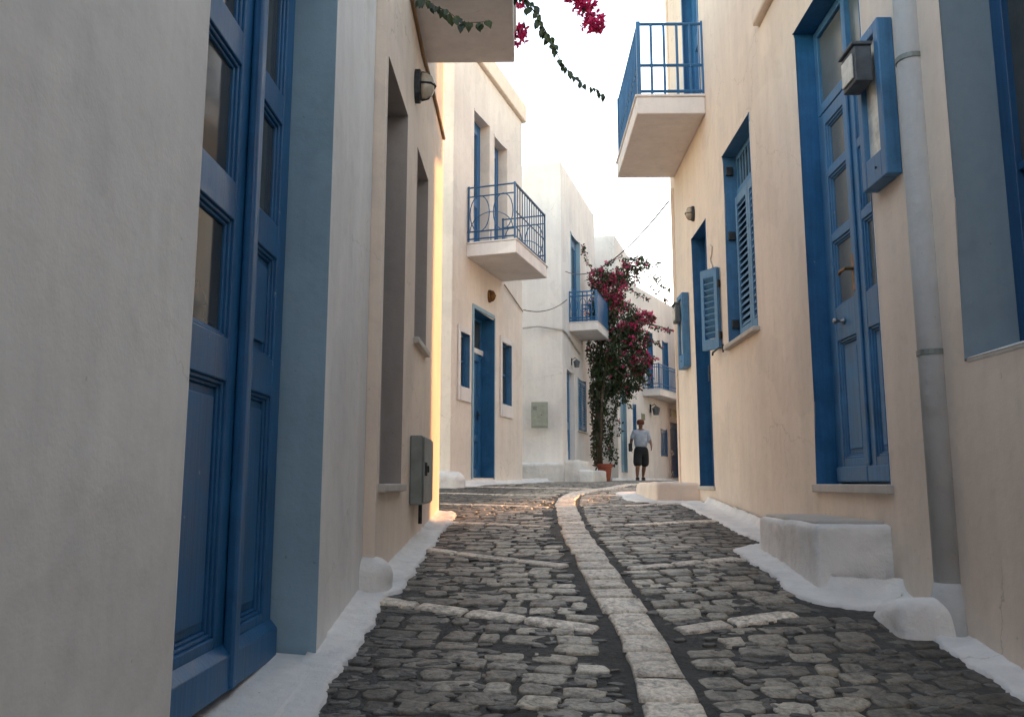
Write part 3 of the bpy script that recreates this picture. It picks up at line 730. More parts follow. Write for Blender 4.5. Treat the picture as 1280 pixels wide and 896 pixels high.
# open louvred shutter beside the far door
sh = empty('shutter', (1.645, 6.84, 0), R(122), 'small open louvred blue shutter sticking out between the far door and the window', 'shutter')
louvre(sh, 0, .19, 1.10, 1.79, 0, M['blue_worn'], n=10, st=.035, name='shutter_leaf')
for h in (1.18, 1.62):
    b = MB(); b.box(-.012, .012, .0, .03, Z0 + h, Z0 + h + .06); b.build('hinge', M['iron'], sh)
b = MB(); b.tube([(1.65, 6.62, Z0 + 1.07), (1.60, 6.62, Z0 + 1.07), (1.575, 6.66, Z0 + 1.075), (1.56, 6.80, Z0 + 1.06), (1.56, 6.82, Z0 + 1.04)], .008, 6)
b.tube([(1.60, 6.62, Z0 + 1.10), (1.60, 6.62, Z0 + 1.035)], .008, 6); tag(b.build('shutter_stay', M['iron']), 'black iron shutter stay below the small open shutter', 'shutter stay')
b = MB(); b.tube([(1.643, 7.10, Z0 + 2.06), (1.643, 7.05, Z0 + 2.03), (1.643, 7.08, Z0 + 1.97), (1.643, 7.13, Z0 + 1.94), (1.643, 7.10, Z0 + 1.89), (1.643, 7.06, Z0 + 1.86), (1.643, 7.09, Z0 + 1.81)], .005, 6)
tag(b.build('wall_ornament', M['marble']), 'thin curled wire ornament on the wall beside the far right door', 'ornament')
# drainpipe
e = empty('drainpipe', (1.632, 3.31, Z0 - .45), 0, 'painted pale drainpipe running down the right wall to a plaster foot', 'drainpipe')
b = MB(); b.tube([(0, 0, .03), (0, 0, 1.5), (.003, 0, 2.6), (0, 0, 3.62)], .054, 20); b.build('pipe', M['grey'], e, smooth=True)
b = MB(); b.lathe([(.085, -.2), (.072, .0), (.062, .04), (.056, .07), (.053, .072)], (0, 0, 0), 22); b.build('pipe_foot', M['grey'], e, smooth=True)
b = MB(); b.lathe([(.0535, .0), (.0575, .004), (.0575, .03), (.0535, .034)], (0, 0, 2.95), 20); b.build('pipe_collar', M['grey'], e, smooth=True)
for h in (.95, 2.2):
    b = MB(); b.lathe([(.055, 0), (.058, .001), (.058, .022), (.055, .023)], (0, 0, h), 20); b.build('pipe_clip', M['cabinet'], e)
lump('plaster_buttress', 1.43, 1.74, 3.26, 3.56, -.76, -.425, 'sloping whitewashed wedge at the foot of the near drainpipe', r=.055, taper=.3, slope=.22)
lump('doorstep', 1.31, 1.80, 3.84, 4.74, -.75, -.185, 'whitewashed doorstep block below the near blue double door', r=.022, taper=.03, cat='doorstep', mat='bright', amp=.008, group='whitewashed steps')
b = MB(); b.box(1.335, 1.64, 3.88, 4.70, Z0 - .20, Z0 - .172); tag(b.build('stone_slab', M['marble'], bevel=.008), 'worn grey stone slab set on the near right doorstep', 'stone slab')
lump('corner_plinth', 1.24, 1.8, 7.96, 9.32, -.5, .0, 'rounded cream plinth wrapping the far corner of the right house', r=.04, taper=.06, mat='cream')
# conduits on the corner of R
b = MB(); b.tube([(1.64, 8.86, Z0 - .1), (1.638, 8.85, Z0 + 1.4), (1.641, 8.87, Z0 + 2.2), (1.637, 8.84, Z0 + 3.2)], .014, 8); b.tube([(1.64, 8.80, Z0 + 1.2), (1.638, 8.79, Z0 + 3.2)], .007, 6)
b.tube([(1.64, 8.86, Z0 + 3.5), (1.638, 8.85, Z0 + 5.4), (1.64, 8.86, Z0 + 6.2)], .014, 8)
tag(b.build('conduit', M['cream']), 'thin painted conduit running up the far corner of the right house', 'conduit')

# ------------------------------------------------------------------ house C, turned towards the street
tC = math.atan2(1, .3135); uC = Vector((math.cos(tC), math.sin(tC)))
C0 = Vector((-.985, 11.22)); 
Cc = empty('house', (C0.x, C0.y, 0), tC, 'two storey white house with two lower windows flanking a blue door and an iron balcony', 'house', 'whitewashed houses along the alley')
def cs(Y): return (Y - C0.y) / uC.y
LC = cs(14.29)
ops = [(cs(12.0), cs(12.86), .07, 2.535, .28, 1), (cs(11.50), cs(11.84), 1.33, 2.10, .12, 2), (cs(13.22), cs(13.68), 1.24, 2.24, .12, 2),
       (cs(11.97), cs(12.62), 3.44, 5.63, .24, 0), (cs(12.84), cs(13.46), 3.44, 5.59, .24, 0)]
wall_mesh(Cc, LC, 5, 6.45, ops, M['warm_lit_white'], extra_mats=[M['blue'], M['blue_worn']], bevel=.012)
b = MB(); b.box(-.0, LC + .06, -.07, 5, Z0 + 6.452, Z0 + 6.78); b.build('roof', M['cream'], Cc, bevel=.02)
a, c = ops[0][0], ops[0][1]
frame(Cc, a + .002, c - .002, .07, 2.53, .20, .05, .05, M['blue'], mids=(2.02,))
d = leaf(Cc, a + .053, c - .053, .075, 1.985, .195, [(.2, .62, 'panel'), (.72, 1.85, 'panel')], M['blue'], st=.09)
b = MB(); b.box(c - .20, c - .17, .18, .194, Z0 + .95, Z0 + 1.08); b.tube([(c - .185, .18, Z0 + 1.02), (c - .185, .15, Z0 + 1.02), (c - .27, .15, Z0 + 1.02)], .01, 6); b.build('handle', M['iron'], d)
b = MB(); b.box(a + .053, c - .053, .22, .225, Z0 + 2.06, Z0 + 2.47); b.build('transom_pane', M['glass'], Cc)
b = MB(); b.box(a - .05, a, -.02, -.002, Z0 + .05, Z0 + 2.60); b.box(c, c + .03, -.02, -.002, Z0 + .05, Z0 + 2.56); b.box(a, c, -.021, -.002, Z0 + 2.54, Z0 + 2.60); b.build('door_surround', M['blue_grey'], Cc, bevel=.004)
b = MB(); b.box(a + .003, c - .003, .17, .20, Z0 + 1.96, Z0 + 2.04); b.build('transom_rail', M['bright'], Cc, bevel=.006)
for (xa, xb, h0, h1, _, _) in ops[1:3]:
    window(Cc, xa + .002, xb - .002, h0, h1, .06, M['blue'], 1, 2, .04)
    b = MB(); w_ = .085; b.box(xa - w_, xa - .002, -.022, -.002, Z0 + h0 - .2, Z0 + h1 + .10); b.box(xb + .002, xb + .05, -.022, -.002, Z0 + h0 - .2, Z0 + h1 + .10)
    b.box(xa - .002, xb + .002, -.021, -.002, Z0 + h1 + .002, Z0 + h1 + .09); b.box(xa - .002, xb + .002, -.03, -.002, Z0 + h0 - .2, Z0 + h0 - .002)
    b.build('window_surround', M['white'], Cc, bevel=.004)
for (xa, xb, h0, h1, _, _) in ops[3:5]:
    frame(Cc, xa, xb, h0, h1 - .005, .15, .05, .05, M['blue']); leaf(Cc, xa + .052, xb - .052, h0, h1 - .06, .145, [(h0 + .2, h0 + .8, 'panel'), (h0 + .95, h1 - .2, 'glass')], M['blue'])
    b = MB(); b.box(xa + .001, xa + .19, .115, .14, Z0 + h0, Z0 + h1 - .01); b.build('shutter', M['blue'], Cc)
# its balcony
a, c = cs(11.72), cs(13.26)
S = slab(Cc, a, c, .76, 3.24, 3.425)
b = MB(); zb = Z0 + 3.452; hh = .83
X0, X1, YO = a + .03, c - .03, -.73
for (x, yy) in ((X0, YO), (X1, YO), (X0, -.02), (X1, -.02)): b.box(x - .013, x + .013, yy - .013, yy + .013, zb, zb + hh + .02)
for hz_ in (hh, .05, .16):
    for (p, q) in (((X0, 0), (X0, YO)), ((X1, 0), (X1, YO))): b.tube([(*p, zb + hz_), (*q, zb + hz_)], .012, 6)
b.tube([(X0, YO, zb + hh), (X1, YO, zb + hh)], .02, 6); b.tube([(X0, YO, zb + .05), (X1, YO, zb + .05)], .012, 6); b.tube([(X0, YO, zb + .42), (X1, YO, zb + .42)], .010, 6)
for X_ in (X0, X1): b.tube([(X_, 0, zb + hh - .14), (X_, YO, zb + hh - .14)], .010, 6)
for k in range(1, 13): x = X0 + (X1 - X0) * k / 13; b.tube([(x, YO, zb), (x, YO, zb + hh)], .008, 6)
for X_ in (X0, X1):     # iron ovals on the short sides
    for cy_, off in ((-.19, 0), (-.55, 0)):
        pts = [(X_, cy_ + .15 * math.cos(t), zb + .43 + .27 * math.sin(t)) for t in [2 * PI * k / 20 for k in range(20)]]
        b.tube(pts, .008, 6, closed=True)
    for s_ in (-1, 1):
        b.tube([(X_, -.37 + s_ * .33 * math.cos(t), zb + .16 + .28 * math.sin(t)) for t in [PI * .5 * k / 8 for k in range(9)]], .007, 6)
    for k in range(1, 4): b.tube([(X_, YO * k / 4, zb + .0), (X_, YO * k / 4, zb + .17)], .007, 6)
b.tube([(X1 + .02 + .05 * math.cos(t) , YO - .03, zb - .03 + .03 * math.sin(t)) for t in [2 * PI * k / 14 for k in range(11)]], .007, 5)
b.build('railing', M['blue_deep'], S)
p = C0 + uC * cs(12.64); bulkhead((p.x, p.y, Z0 + 2.86), tC, 'small brown wall lamp above the blue door of the house with the iron balcony', s=.95, dome='brass', body='brass')
b = MB(); q0 = C0 + uC * cs(13.3); q1 = C0 + uC * cs(14.25); nC = Vector((-uC.y, uC.x))
b.tube([(q0.x + .02, q0.y - .01, Z0 + 3.2), (q1.x + .02, q1.y - .01, Z0 + 2.95)], .010, 6); tag(b.build('cable', M['cable_brown']), 'brown cable on the wall under the iron balcony', 'cable')

# ------------------------------------------------------------------ house D
tD = math.atan2(1, .28); uD = Vector((math.cos(tD), math.sin(tD))); D0 = Vector((.85, 18.05))
Dd = empty('house', (D0.x, D0.y, 0), tD, 'tall white house with a blank gable beside the bougainvillea and a small blue balcony', 'house', 'whitewashed houses along the alley')
def ds(Y): return (Y - D0.y) / uD.y
LD = ds(21.9)
ops = [(ds(18.42), ds(19.12), .50, 2.50, .18, 0), (ds(19.55), ds(20.45), 1.21, 2.45, .06, 1), (ds(18.95), ds(19.9), 3.66, 5.83, .15, 1)]
wall_mesh(Dd, LD, 6, 7.2, ops, M['white'], extra_mats=[M['blue_grey']], bevel=.02)
a, c = ops[0][:2]; frame(Dd, a, c, .5, 2.495, .10, .04, .05, M['blue_worn']); leaf(Dd, a + .04, c - .04, .5, 2.45, .095, [(.7, 1.2, 'panel'), (1.35, 2.3, 'panel')], M['blue_worn'])
a, c = ops[1][:2]; W = frame(Dd, a, c, 1.215, 2.445, .02, .03, .04, M['blue'], name='window', bottom=True)
for (xa, xb) in ((a + .03, (a + c) / 2 - .003), ((a + c) / 2 + .003, c - .03)): louvre(W, xa, xb, 1.25, 2.41, .0, M['blue_worn'], n=16)
sill(Dd, a - .04, c + .04, 1.21, -.05, .02)
a, c = ops[2][:2]; frame(Dd, a, c, 3.66, 5.825, .08, .06, .05, M['blue']); leaf(Dd, a + .062, c - .062, 3.66, 5.76, .075, [(3.8, 4.4, 'panel'), (4.6, 5.6, 'glass')], M['blue'])
a, c = ds(18.72), ds(20.15)
S = slab(Dd, a, c, .66, 3.42, 3.60)
zb = Z0 + 3.627
railing(S, [(a + .03, 0), (a + .03, -.63), (c - .03, -.63), (c - .03, 0)], zb, .70, M['blue'], bars=[5, 2, 5], r=.012, rails=(1, .86, .05, .14), post=.022)
b = MB(); b.box(a + .05, c - .05, -.655, -.64, zb + .03, zb + .66); b.build('railing_panel', M['blue'], S)
b = MB()
for k in range(3):
    cyy = -.12 - .2 * k; b.tube([(a + .02, cyy + .08 * math.cos(t), zb + .38 + .16 * math.sin(t)) for t in [2 * PI * i / 12 for i in range(12)]], .009, 5, closed=True)
b.build('railing_scroll', M['blue'], S)
# meter cabinet on the gable
e = empty('meter_cabinet', (.16, 18.05, Z0 + 1.17), 0, 'pale green electricity cabinet on the blank gable wall', 'meter cabinet')
b = MB(); b.box(0, .36, -.05, -.001, 0, .56); b.build('cabinet_body', M['cabinet_green'], e, bevel=.006)
b = MB(); b.box(.015, .345, -.058, -.051, .03, .53); dd = b.build('cabinet_door', M['cabinet_green'], e, bevel=.003)
b = MB(); b.box(.04, .12, -.061, -.0585, .38, .46); b.build('warning_plate', M['cabinet'], dd); b = MB(); b.box(.21, .225, -.066, -.0585, .27, .29); b.build('lock', M['iron'], dd)
lump('bench_plinth', -.6, .82, 17.7, 18.2, -.2, .42, 'long whitewashed plinth along the foot of the blank gable', r=.06, taper=.04)
def oriented_lump(*a, rz=0, pivot=(0, 0), **k):
    o = lump(*a, **k)
    for v in o.data.vertices:
        x, y = v.co.x - pivot[0], v.co.y - pivot[1]; v.co.x = pivot[0] + x * math.cos(rz) - y * math.sin(rz); v.co.y = pivot[1] + x * math.sin(rz) + y * math.cos(rz)
    return o
# steps in front of D's door (local: along the facade x, out -y), built about the corner D0
def along(Y, out):
    p = D0 + uD * ds(Y) + Vector((uD.y, -uD.x)) * out; return p
pv = (D0.x, D0.y)
oriented_lump('doorstep', D0.x + .15, D0.x + ds(19.3), D0.y - .32, D0.y + .02, -.2, .48, 'upper whitewashed doorstep of the house beside the bougainvillea', rz=tD, pivot=pv, r=.04, taper=.02, cat='doorstep', group='whitewashed steps')
oriented_lump('doorstep', D0.x + .1, D0.x + ds(19.75), D0.y - .62, D0.y - .3, -.2, .27, 'lower whitewashed doorstep of the house beside the bougainvillea', rz=tD, pivot=pv, r=.04, taper=.02, cat='doorstep', group='whitewashed steps')
oriented_lump('doorstep', D0.x + ds(20.3), D0.x + ds(22.0), D0.y - .30, D0.y - .0, -.2, .22, 'whitewashed block at the foot of the wall behind the terracotta pot', rz=tD, pivot=pv, r=.04, taper=.02, cat='doorstep', group='whitewashed steps')
# lantern on D
def lantern(loc, rz, label, s=1):
    e = empty('wall_lantern', loc, rz, label, 'lantern', 'lanterns on the far houses')
    b = MB(); b.box(-.02 * s, .02 * s, -.03 * s, 0, .05 * s, .25 * s); b.tube([(0, -.02 * s, .2 * s), (0, -.12 * s, .26 * s), (0, -.16 * s, .2 * s)], .01 * s, 6); b.build('bracket', M['iron'], e)
    b = MB(); b.lathe([(.07 * s, 0), (.10 * s, .16 * s), (.11 * s, .165 * s), (.03 * s, .22 * s)], (0, -.16 * s, -.02 * s), 6); b.build('lantern_head', M['lampgrey'], e)
    b = MB(); b.lathe([(.045 * s, .02), (.07 * s, .12 * s)], (0, -.16 * s, -.021 * s), 6); b.build('lantern_glass', M['lampglass'], e)
p = along(18.9, 0); lantern((p.x, p.y, Z0 + 2.62), tD, 'dark lantern above the door of the house beside the bougainvillea', .8)

# ------------------------------------------------------------------ house E and F at the bend
tE = math.atan2(1, .3); uE = Vector((math.cos(tE), math.sin(tE))); E0 = Vector((2.62, 23.25))
Ee = empty('house', (E0.x, E0.y, 0), tE, 'white house rising behind the bougainvillea with a bluish blank gable', 'house', 'whitewashed houses along the alley')
LE = 2.6
wall_mesh(Ee, LE, 6, 7.06, [(.45, 1.35, .3, 2.62, .14, 1)], M['white'], extra_mats=[M['blue_grey']], bevel=.02)
frame(Ee, .45, 1.35, .3, 2.615, .08, .05, .05, M['blue_grey']); leaf(Ee, .5, 1.3, .3, 2.56, .075, [(.5, 1.2, 'panel'), (1.4, 2.4, 'panel')], M['blue_grey'])
tF = math.atan2(1, .537); uF = Vector((math.cos(tF), math.sin(tF))); F0 = Vector((2.9, 26.36))
Ff = empty('house', (F0.x, F0.y, 0), tF, 'white house closing the lane with a curved blue balcony and blue lower shutters', 'house', 'whitewashed houses along the alley')
def fs(Y): return (Y - F0.y) / uF.y
LF = fs(38)
ops = [(fs(27.40), fs(27.95), 1.42, 2.58, .08, 1), (fs(30.12), fs(30.75), .95, 1.92, .08, 1), (fs(31.05), fs(32.1), .2, 2.22, .12, 1), (fs(29.05), fs(29.55), 3.2, 5.3, .12, 1), (fs(30.5), fs(31.05), 3.2, 5.2, .12, 1)]
wall_mesh(Ff, LF, 6, 6.74, ops, M['white'], extra_mats=[M['blue']], bevel=.02)
for k in (0, 1):
    a, c, h0, h1 = ops[k][:4]; W = frame(Ff, a, c, h0, h1, .02, .03, .04, M['blue'], name='window', bottom=True)
    for (xa, xb) in ((a + .03, (a + c) / 2 - .003), ((a + c) / 2 + .003, c - .03)): louvre(W, xa, xb, h0 + .03, h1 - .03, .0, M['blue'], n=12, st=.04)
for k in (2, 3, 4):
    a, c, h0, h1 = ops[k][:4]; frame(Ff, a, c, h0, h1, .06, .05, .05, M['blue']); leaf(Ff, a + .05, c - .05, h0, h1 - .05, .055, [(h0 + .2, h0 + .8, 'panel'), (h0 + 1, h1 - .2, 'panel')], M['blue'])
S = slab(Ff, fs(28.6), fs(33.5), .62, 2.95, 3.16)
a, c = fs(28.6), fs(33.5)
railing(S, [(a + .03, 0), (a + .03, -.58), (c - .03, -.58)], Z0 + 3.187, .85, M['blue'], bars=[7, 40], r=.012, rails=(1, .88, .05, .2), post=.02)
p = F0 + uF * fs(29.2); lantern((p.x, p.y, Z0 + 2.36), tF, 'dark lantern on the house closing the lane, above the walking man', 1.4)
for (Ya, h0, w_, h_, lab) in ((28.40, 2.10, .30, .24, 'small green and cream tile plaque above the walking man'), (31.1, 2.42, .95, .30, 'green and cream patterned panel above the far blue door')):
    p = F0 + uF * fs(Ya); e = empty('wall_plaque', (p.x, p.y, Z0 + h0), tF, lab, 'plaque')
    b = MB(); b.box(0, w_, -.03, -.001, 0, h_); b.build('plaque_back', M['marble'], e); b = MB(); n_ = max(2, int(w_ / .12))
    for i in range(n_):
        b.box(w_ * i / n_ + .015, w_ * (i + 1) / n_ - .015, -.04, -.031, .02, h_ - .02)
    b.build('plaque_tiles', M['plaque'], e)

# ------------------------------------------------------------------ placeholder for the unseen houses added on the right to shade the lane
G = empty('house', (16.5, 11.5, 0), 0, 'placeholder for an unseen house added to shade the lane', 'house', 'whitewashed houses along the alley')

# ------------------------------------------------------------------ overhead cable
def sag(a, c, s, n=16): 
    a, c = Vector(a), Vector(c); return [a.lerp(c, i / n) + Vector((0, 0, -4 * s * (i / n) * (1 - i / n))) for i in range(n + 1)]
b = MB(); b.tube(sag((1.62, 8.95, Z0 + 3.1), (.95, 18.45, Z0 + 4.75), .35), .009, 5)
tag(b.build('overhead_cable', M['cable']), 'thin black cable sagging high across the lane from the right corner balcony house', 'cable')
b = MB(); b.tube(sag((.0, 14.35, Z0 + 3.0), (.98, 18.5, Z0 + 4.1), .12), .009, 5)
tag(b.build('overhead_cable', M['cable']), 'thin black cable from the iron balcony house to the small blue balcony', 'cable')
b = MB(); b.tube([(-.02, 18.03, Z0 + 3.36), (.3, 18.03, Z0 + 3.40), (.86, 18.03, Z0 + 3.32)], .02, 6); b.tube([(.86, 18.02, Z0 + 3.32), (.95, 18.3, Z0 + 3.3), (1.35, 19.75, Z0 + 3.05)], .02, 6)
tag(b.build('conduit', M['marble']), 'old conduit wrapping the corner below the small blue balcony', 'conduit')

# ------------------------------------------------------------------ plants
def rvec():
    while True:
        v = Vector((random.uniform(-1, 1), random.uniform(-1, 1), random.uniform(-1, 1)))
        if 0 < v.length < 1: return v
LEAFO = [(0, 0), (.28, .25), (.36, .5), (.24, .78), (0, 1.1), (-.24, .78), (-.36, .5), (-.28, .25)]
def add_leaf(b, tones, p, d, nrm, s, tone, simple_=False):
    d = d.normalized(); sd_ = d.cross(nrm)
    if sd_.length < 1e-4: sd_ = d.cross(Vector((1, .3, .2)))
    sd_.normalize(); n_ = sd_.cross(d)
    if simple_:
        vs_ = [p, p + d * s * .5 + sd_ * s * .34 + n_ * s * .08, p + d * s * 1.05 - n_ * s * .05, p + d * s * .5 - sd_ * s * .34 + n_ * s * .08]
        b.add(vs_, [(0, 1, 2), (0, 2, 3)]); tones.extend([tone] * 4)
    else:
        vs_ = []
        for (u, v) in LEAFO: vs_.append(p + sd_ * u * s + d * v * s + n_ * (abs(u) * .35 - v * v * .18) * s)
        vs_.append(p + d * .5 * s - n_ * .02 * s)
        b.add(vs_, [(i, (i + 1) % 8, 8) for i in range(8)]); tones.extend([tone] * 9)
def add_bracts(b, tones, p, s, simple_=False):
    ax = rvec().normalized(); t = random.random()
    a = ax.orthogonal().normalized(); c = ax.cross(a)
    for k in range(3):
        th = k * 2.094 + random.uniform(-.3, .3); d = (a * math.cos(th) + c * math.sin(th)) * .8 + ax * .6
        add_leaf(b, tones, p, d, ax, s, (t, t, t), simple_)

def big_bougainvillea():
    base = Vector((1.93, 20.1, g(20.1) + .36))
    e = empty('bougainvillea', base, 0, 'tall bougainvillea with dark leaves and magenta flowers climbing from the terracotta pot', 'climbing plant')
    L = MB(); lt = []; Fm = MB(); ft = []; S_ = MB()
    def W(x, y, Y): return at(x, y, Y) - base
    # stems
    stems = [[(748, 582, 20.1), (746, 540, 20.1), (748, 480, 20.2), (752, 420, 20.3), (762, 370, 20.3), (778, 335, 20.4)],
             [(750, 582, 20.1), (752, 500, 20.0), (760, 440, 20.0), (785, 400, 20.0), (812, 405, 19.9), (838, 412, 19.9)],
             [(752, 420, 20.3), (745, 370, 20.3), (740, 340, 20.3), (731, 315, 20.2)],
             [(762, 370, 20.3), (785, 345, 20.4), (812, 350, 20.4), (838, 364, 20.4)], [(778, 335, 20.4), (795, 325, 20.4), (803, 318, 20.4)],
             [(778, 340, 20.4), (805, 334, 20.4), (826, 328, 20.4)],[(756, 450, 20.0), (780, 470, 19.9), (800, 450, 19.9), (822, 448, 19.9)]]
    for i, st in enumerate(stems):
        pts = [W(*q) for q in st]; n = len(pts); r0 = .05 if i < 2 else .016
        S_.tube(pts, [r0 * (1 - .8 * k / (n - 1)) for k in range(n)], 7)
    for k in range(6):
        x = 740 + random.uniform(0, 14); S_.tube([W(x, 582, 20.1 + random.uniform(-.1, .1)), W(x + random.uniform(-3, 3), 520, 20.1), W(x + random.uniform(-4, 6), 450, 20.1)], .014, 5)
    blobs = [  # pixel x,y, radii px x,y, depth radius m, leaves, flowers
        (744, 425, 12, 45, .25, 650, 8), (748, 500, 11, 50, .2, 900, 4), (747, 555, 8, 30, .14, 340, 0), (758, 470, 20, 26, .3, 950, 10), (768, 440, 24, 30, .35, 1300, 35), (776, 400, 24, 26, .35, 900, 50),
        (752, 385, 16, 28, .3, 600, 60), (765, 360, 20, 20, .3, 480, 120), (750, 350, 16, 16, .25, 300, 70), (780, 345, 20, 14, .25, 300, 40), (795, 425, 18, 18, .25, 500, 60), (800, 452, 16, 16, .22, 380, 70),
        (785, 475, 22, 16, .25, 560, 20), (805, 398, 14, 8, .15, 120, 80), (772, 490, 18, 16, .2, 300, 0), (758, 530, 8, 24, .12, 130, 0), (762, 560, 6, 18, .1, 70, 2), (795, 330, 18, 8, .15, 130, 20), (770, 375, 8, 10, .2, 60, 90), (785, 410, 14, 10, .22, 150, 90), (798, 465, 8, 8, .12, 60, 30), (770, 452, 14, 20, .3, 300, 30)]
    for (x, y, rx, ry_, rd, nl, nf) in blobs:
        c = W(x, y, 20.15); mp = 20.15 / FPX
        nl = int(nl * 2.0)
        for k in range(nl + nf):
            v = rvec(); v = v.normalized() * (v.length ** .7)
            p = c + Vector((v.x * rx * mp, v.y * rd, v.z * ry_ * mp)) * random.choice((1, 1, 1, 1.12))
            if noise.noise(p * 4.5 + Vector((3, 1, 7))) < (-.45 if k < nl else -.6): continue
            if k < nl:
                t = max(0, min(1, .25 + .5 * random.random() + .5 * v.z * .4)); add_leaf(L, lt, p, rvec() + Vector((0, -.2, -.5)), rvec().normalized(), random.uniform(.05, .085), (t, t, t), True)
            else:
                add_bracts(Fm, ft, p, random.uniform(.04, .06), True)
                for _ in range(2): add_bracts(Fm, ft, p + rvec() * .07, random.uniform(.035, .055), True)
    strands = [([(775, 345), (800, 335), (815, 345), (825, 355), (838, 364)], 60, 6), ([(790, 335), (800, 325), (803, 318)], 26, 0), ([(795, 338), (812, 334), (827, 327)], 30, 0), ([(745, 345), (734, 328), (730, 312), (729, 308)], 36, 10),
               ([(790, 395), (810, 405), (828, 412), (841, 413)], 40, 70), ([(795, 450), (810, 450), (822, 447)], 26, 60), ([(790, 480), (782, 492), (796, 497)], 34, 0), ([(770, 500), (768, 520), (765, 540), (762, 575)], 90, 0),
               ([(780, 478), (803, 470), (806, 478)], 36, 0), ([(745, 345), (755, 332), (770, 325)], 30, 20), ([(785, 358), (800, 370), (812, 374)], 26, 10), ([(776, 490), (785, 505), (791, 512)],22, 0), ([(800, 318), (806, 330), (822, 345), (838, 362)], 20, 0),
               ([(755, 330), (775, 322), (795, 322), (812, 335)], 44, 30),
               ([(790, 350), (812, 356), (830, 372), (836, 378)], 30, 8), ([(785, 385), (805, 388), (820, 398)], 22, 30), ([(800, 420), (818, 426), (828, 434)], 24, 16),
               ([(805, 460), (815, 470), (812, 482)], 26, 4), ([(765, 510), (775, 530), (772, 545)], 30, 2), ([(738, 380), (732, 395), (734, 410)], 16, 8), ([(770, 560), (772, 575), (766, 582)], 22, 0)]
    for (pp, nl, nf) in strands:
        pts = [W(x, y, 20.0 + .1 * random.random()) for (x, y) in pp]; S_.tube(pts, .005, 4)
        nl = int(nl * 1.6)
        for k in range(nl + nf):
            t = random.random() * (len(pts) - 1); i = int(t); p = pts[i].lerp(pts[i + 1], t - i) + rvec() * .055
            if k < nl: tt = random.random(); add_leaf(L, lt, p, rvec() + Vector((0, 0, -.4)), rvec().normalized(), random.uniform(.055, .09), (tt,) * 3, True)
            else: add_bracts(Fm, ft, p, random.uniform(.03, .045), True)
    S_.build('stem', M['bark'], e, smooth=True); L.build('foliage', M['leaf'], e, tone=lt); Fm.build('flowers', M['bract_far'], e, tone=ft)
    # pot
    p0 = Vector((1.93, 20.1, g(20.1)))
    pe = empty('plant_pot', p0, 0, 'terracotta pot holding the tall bougainvillea', 'plant pot')
    b = MB(); b.lathe([(.125, .01), (.13, .02), (.165, .31), (.165, .33), (.195, .335), (.2, .41), (.185, .42), (.175, .40), (.17, .36)], (0, 0, 0), 26); b.build('pot', M['terracotta'], pe, smooth=False, bevel=.004)
    b = MB(); b.lathe([(.16, .355), (.1, .38), (.02, .385)], (0, 0, 0), 16); b.build('soil', M['soil'], pe)
big_bougainvillea()

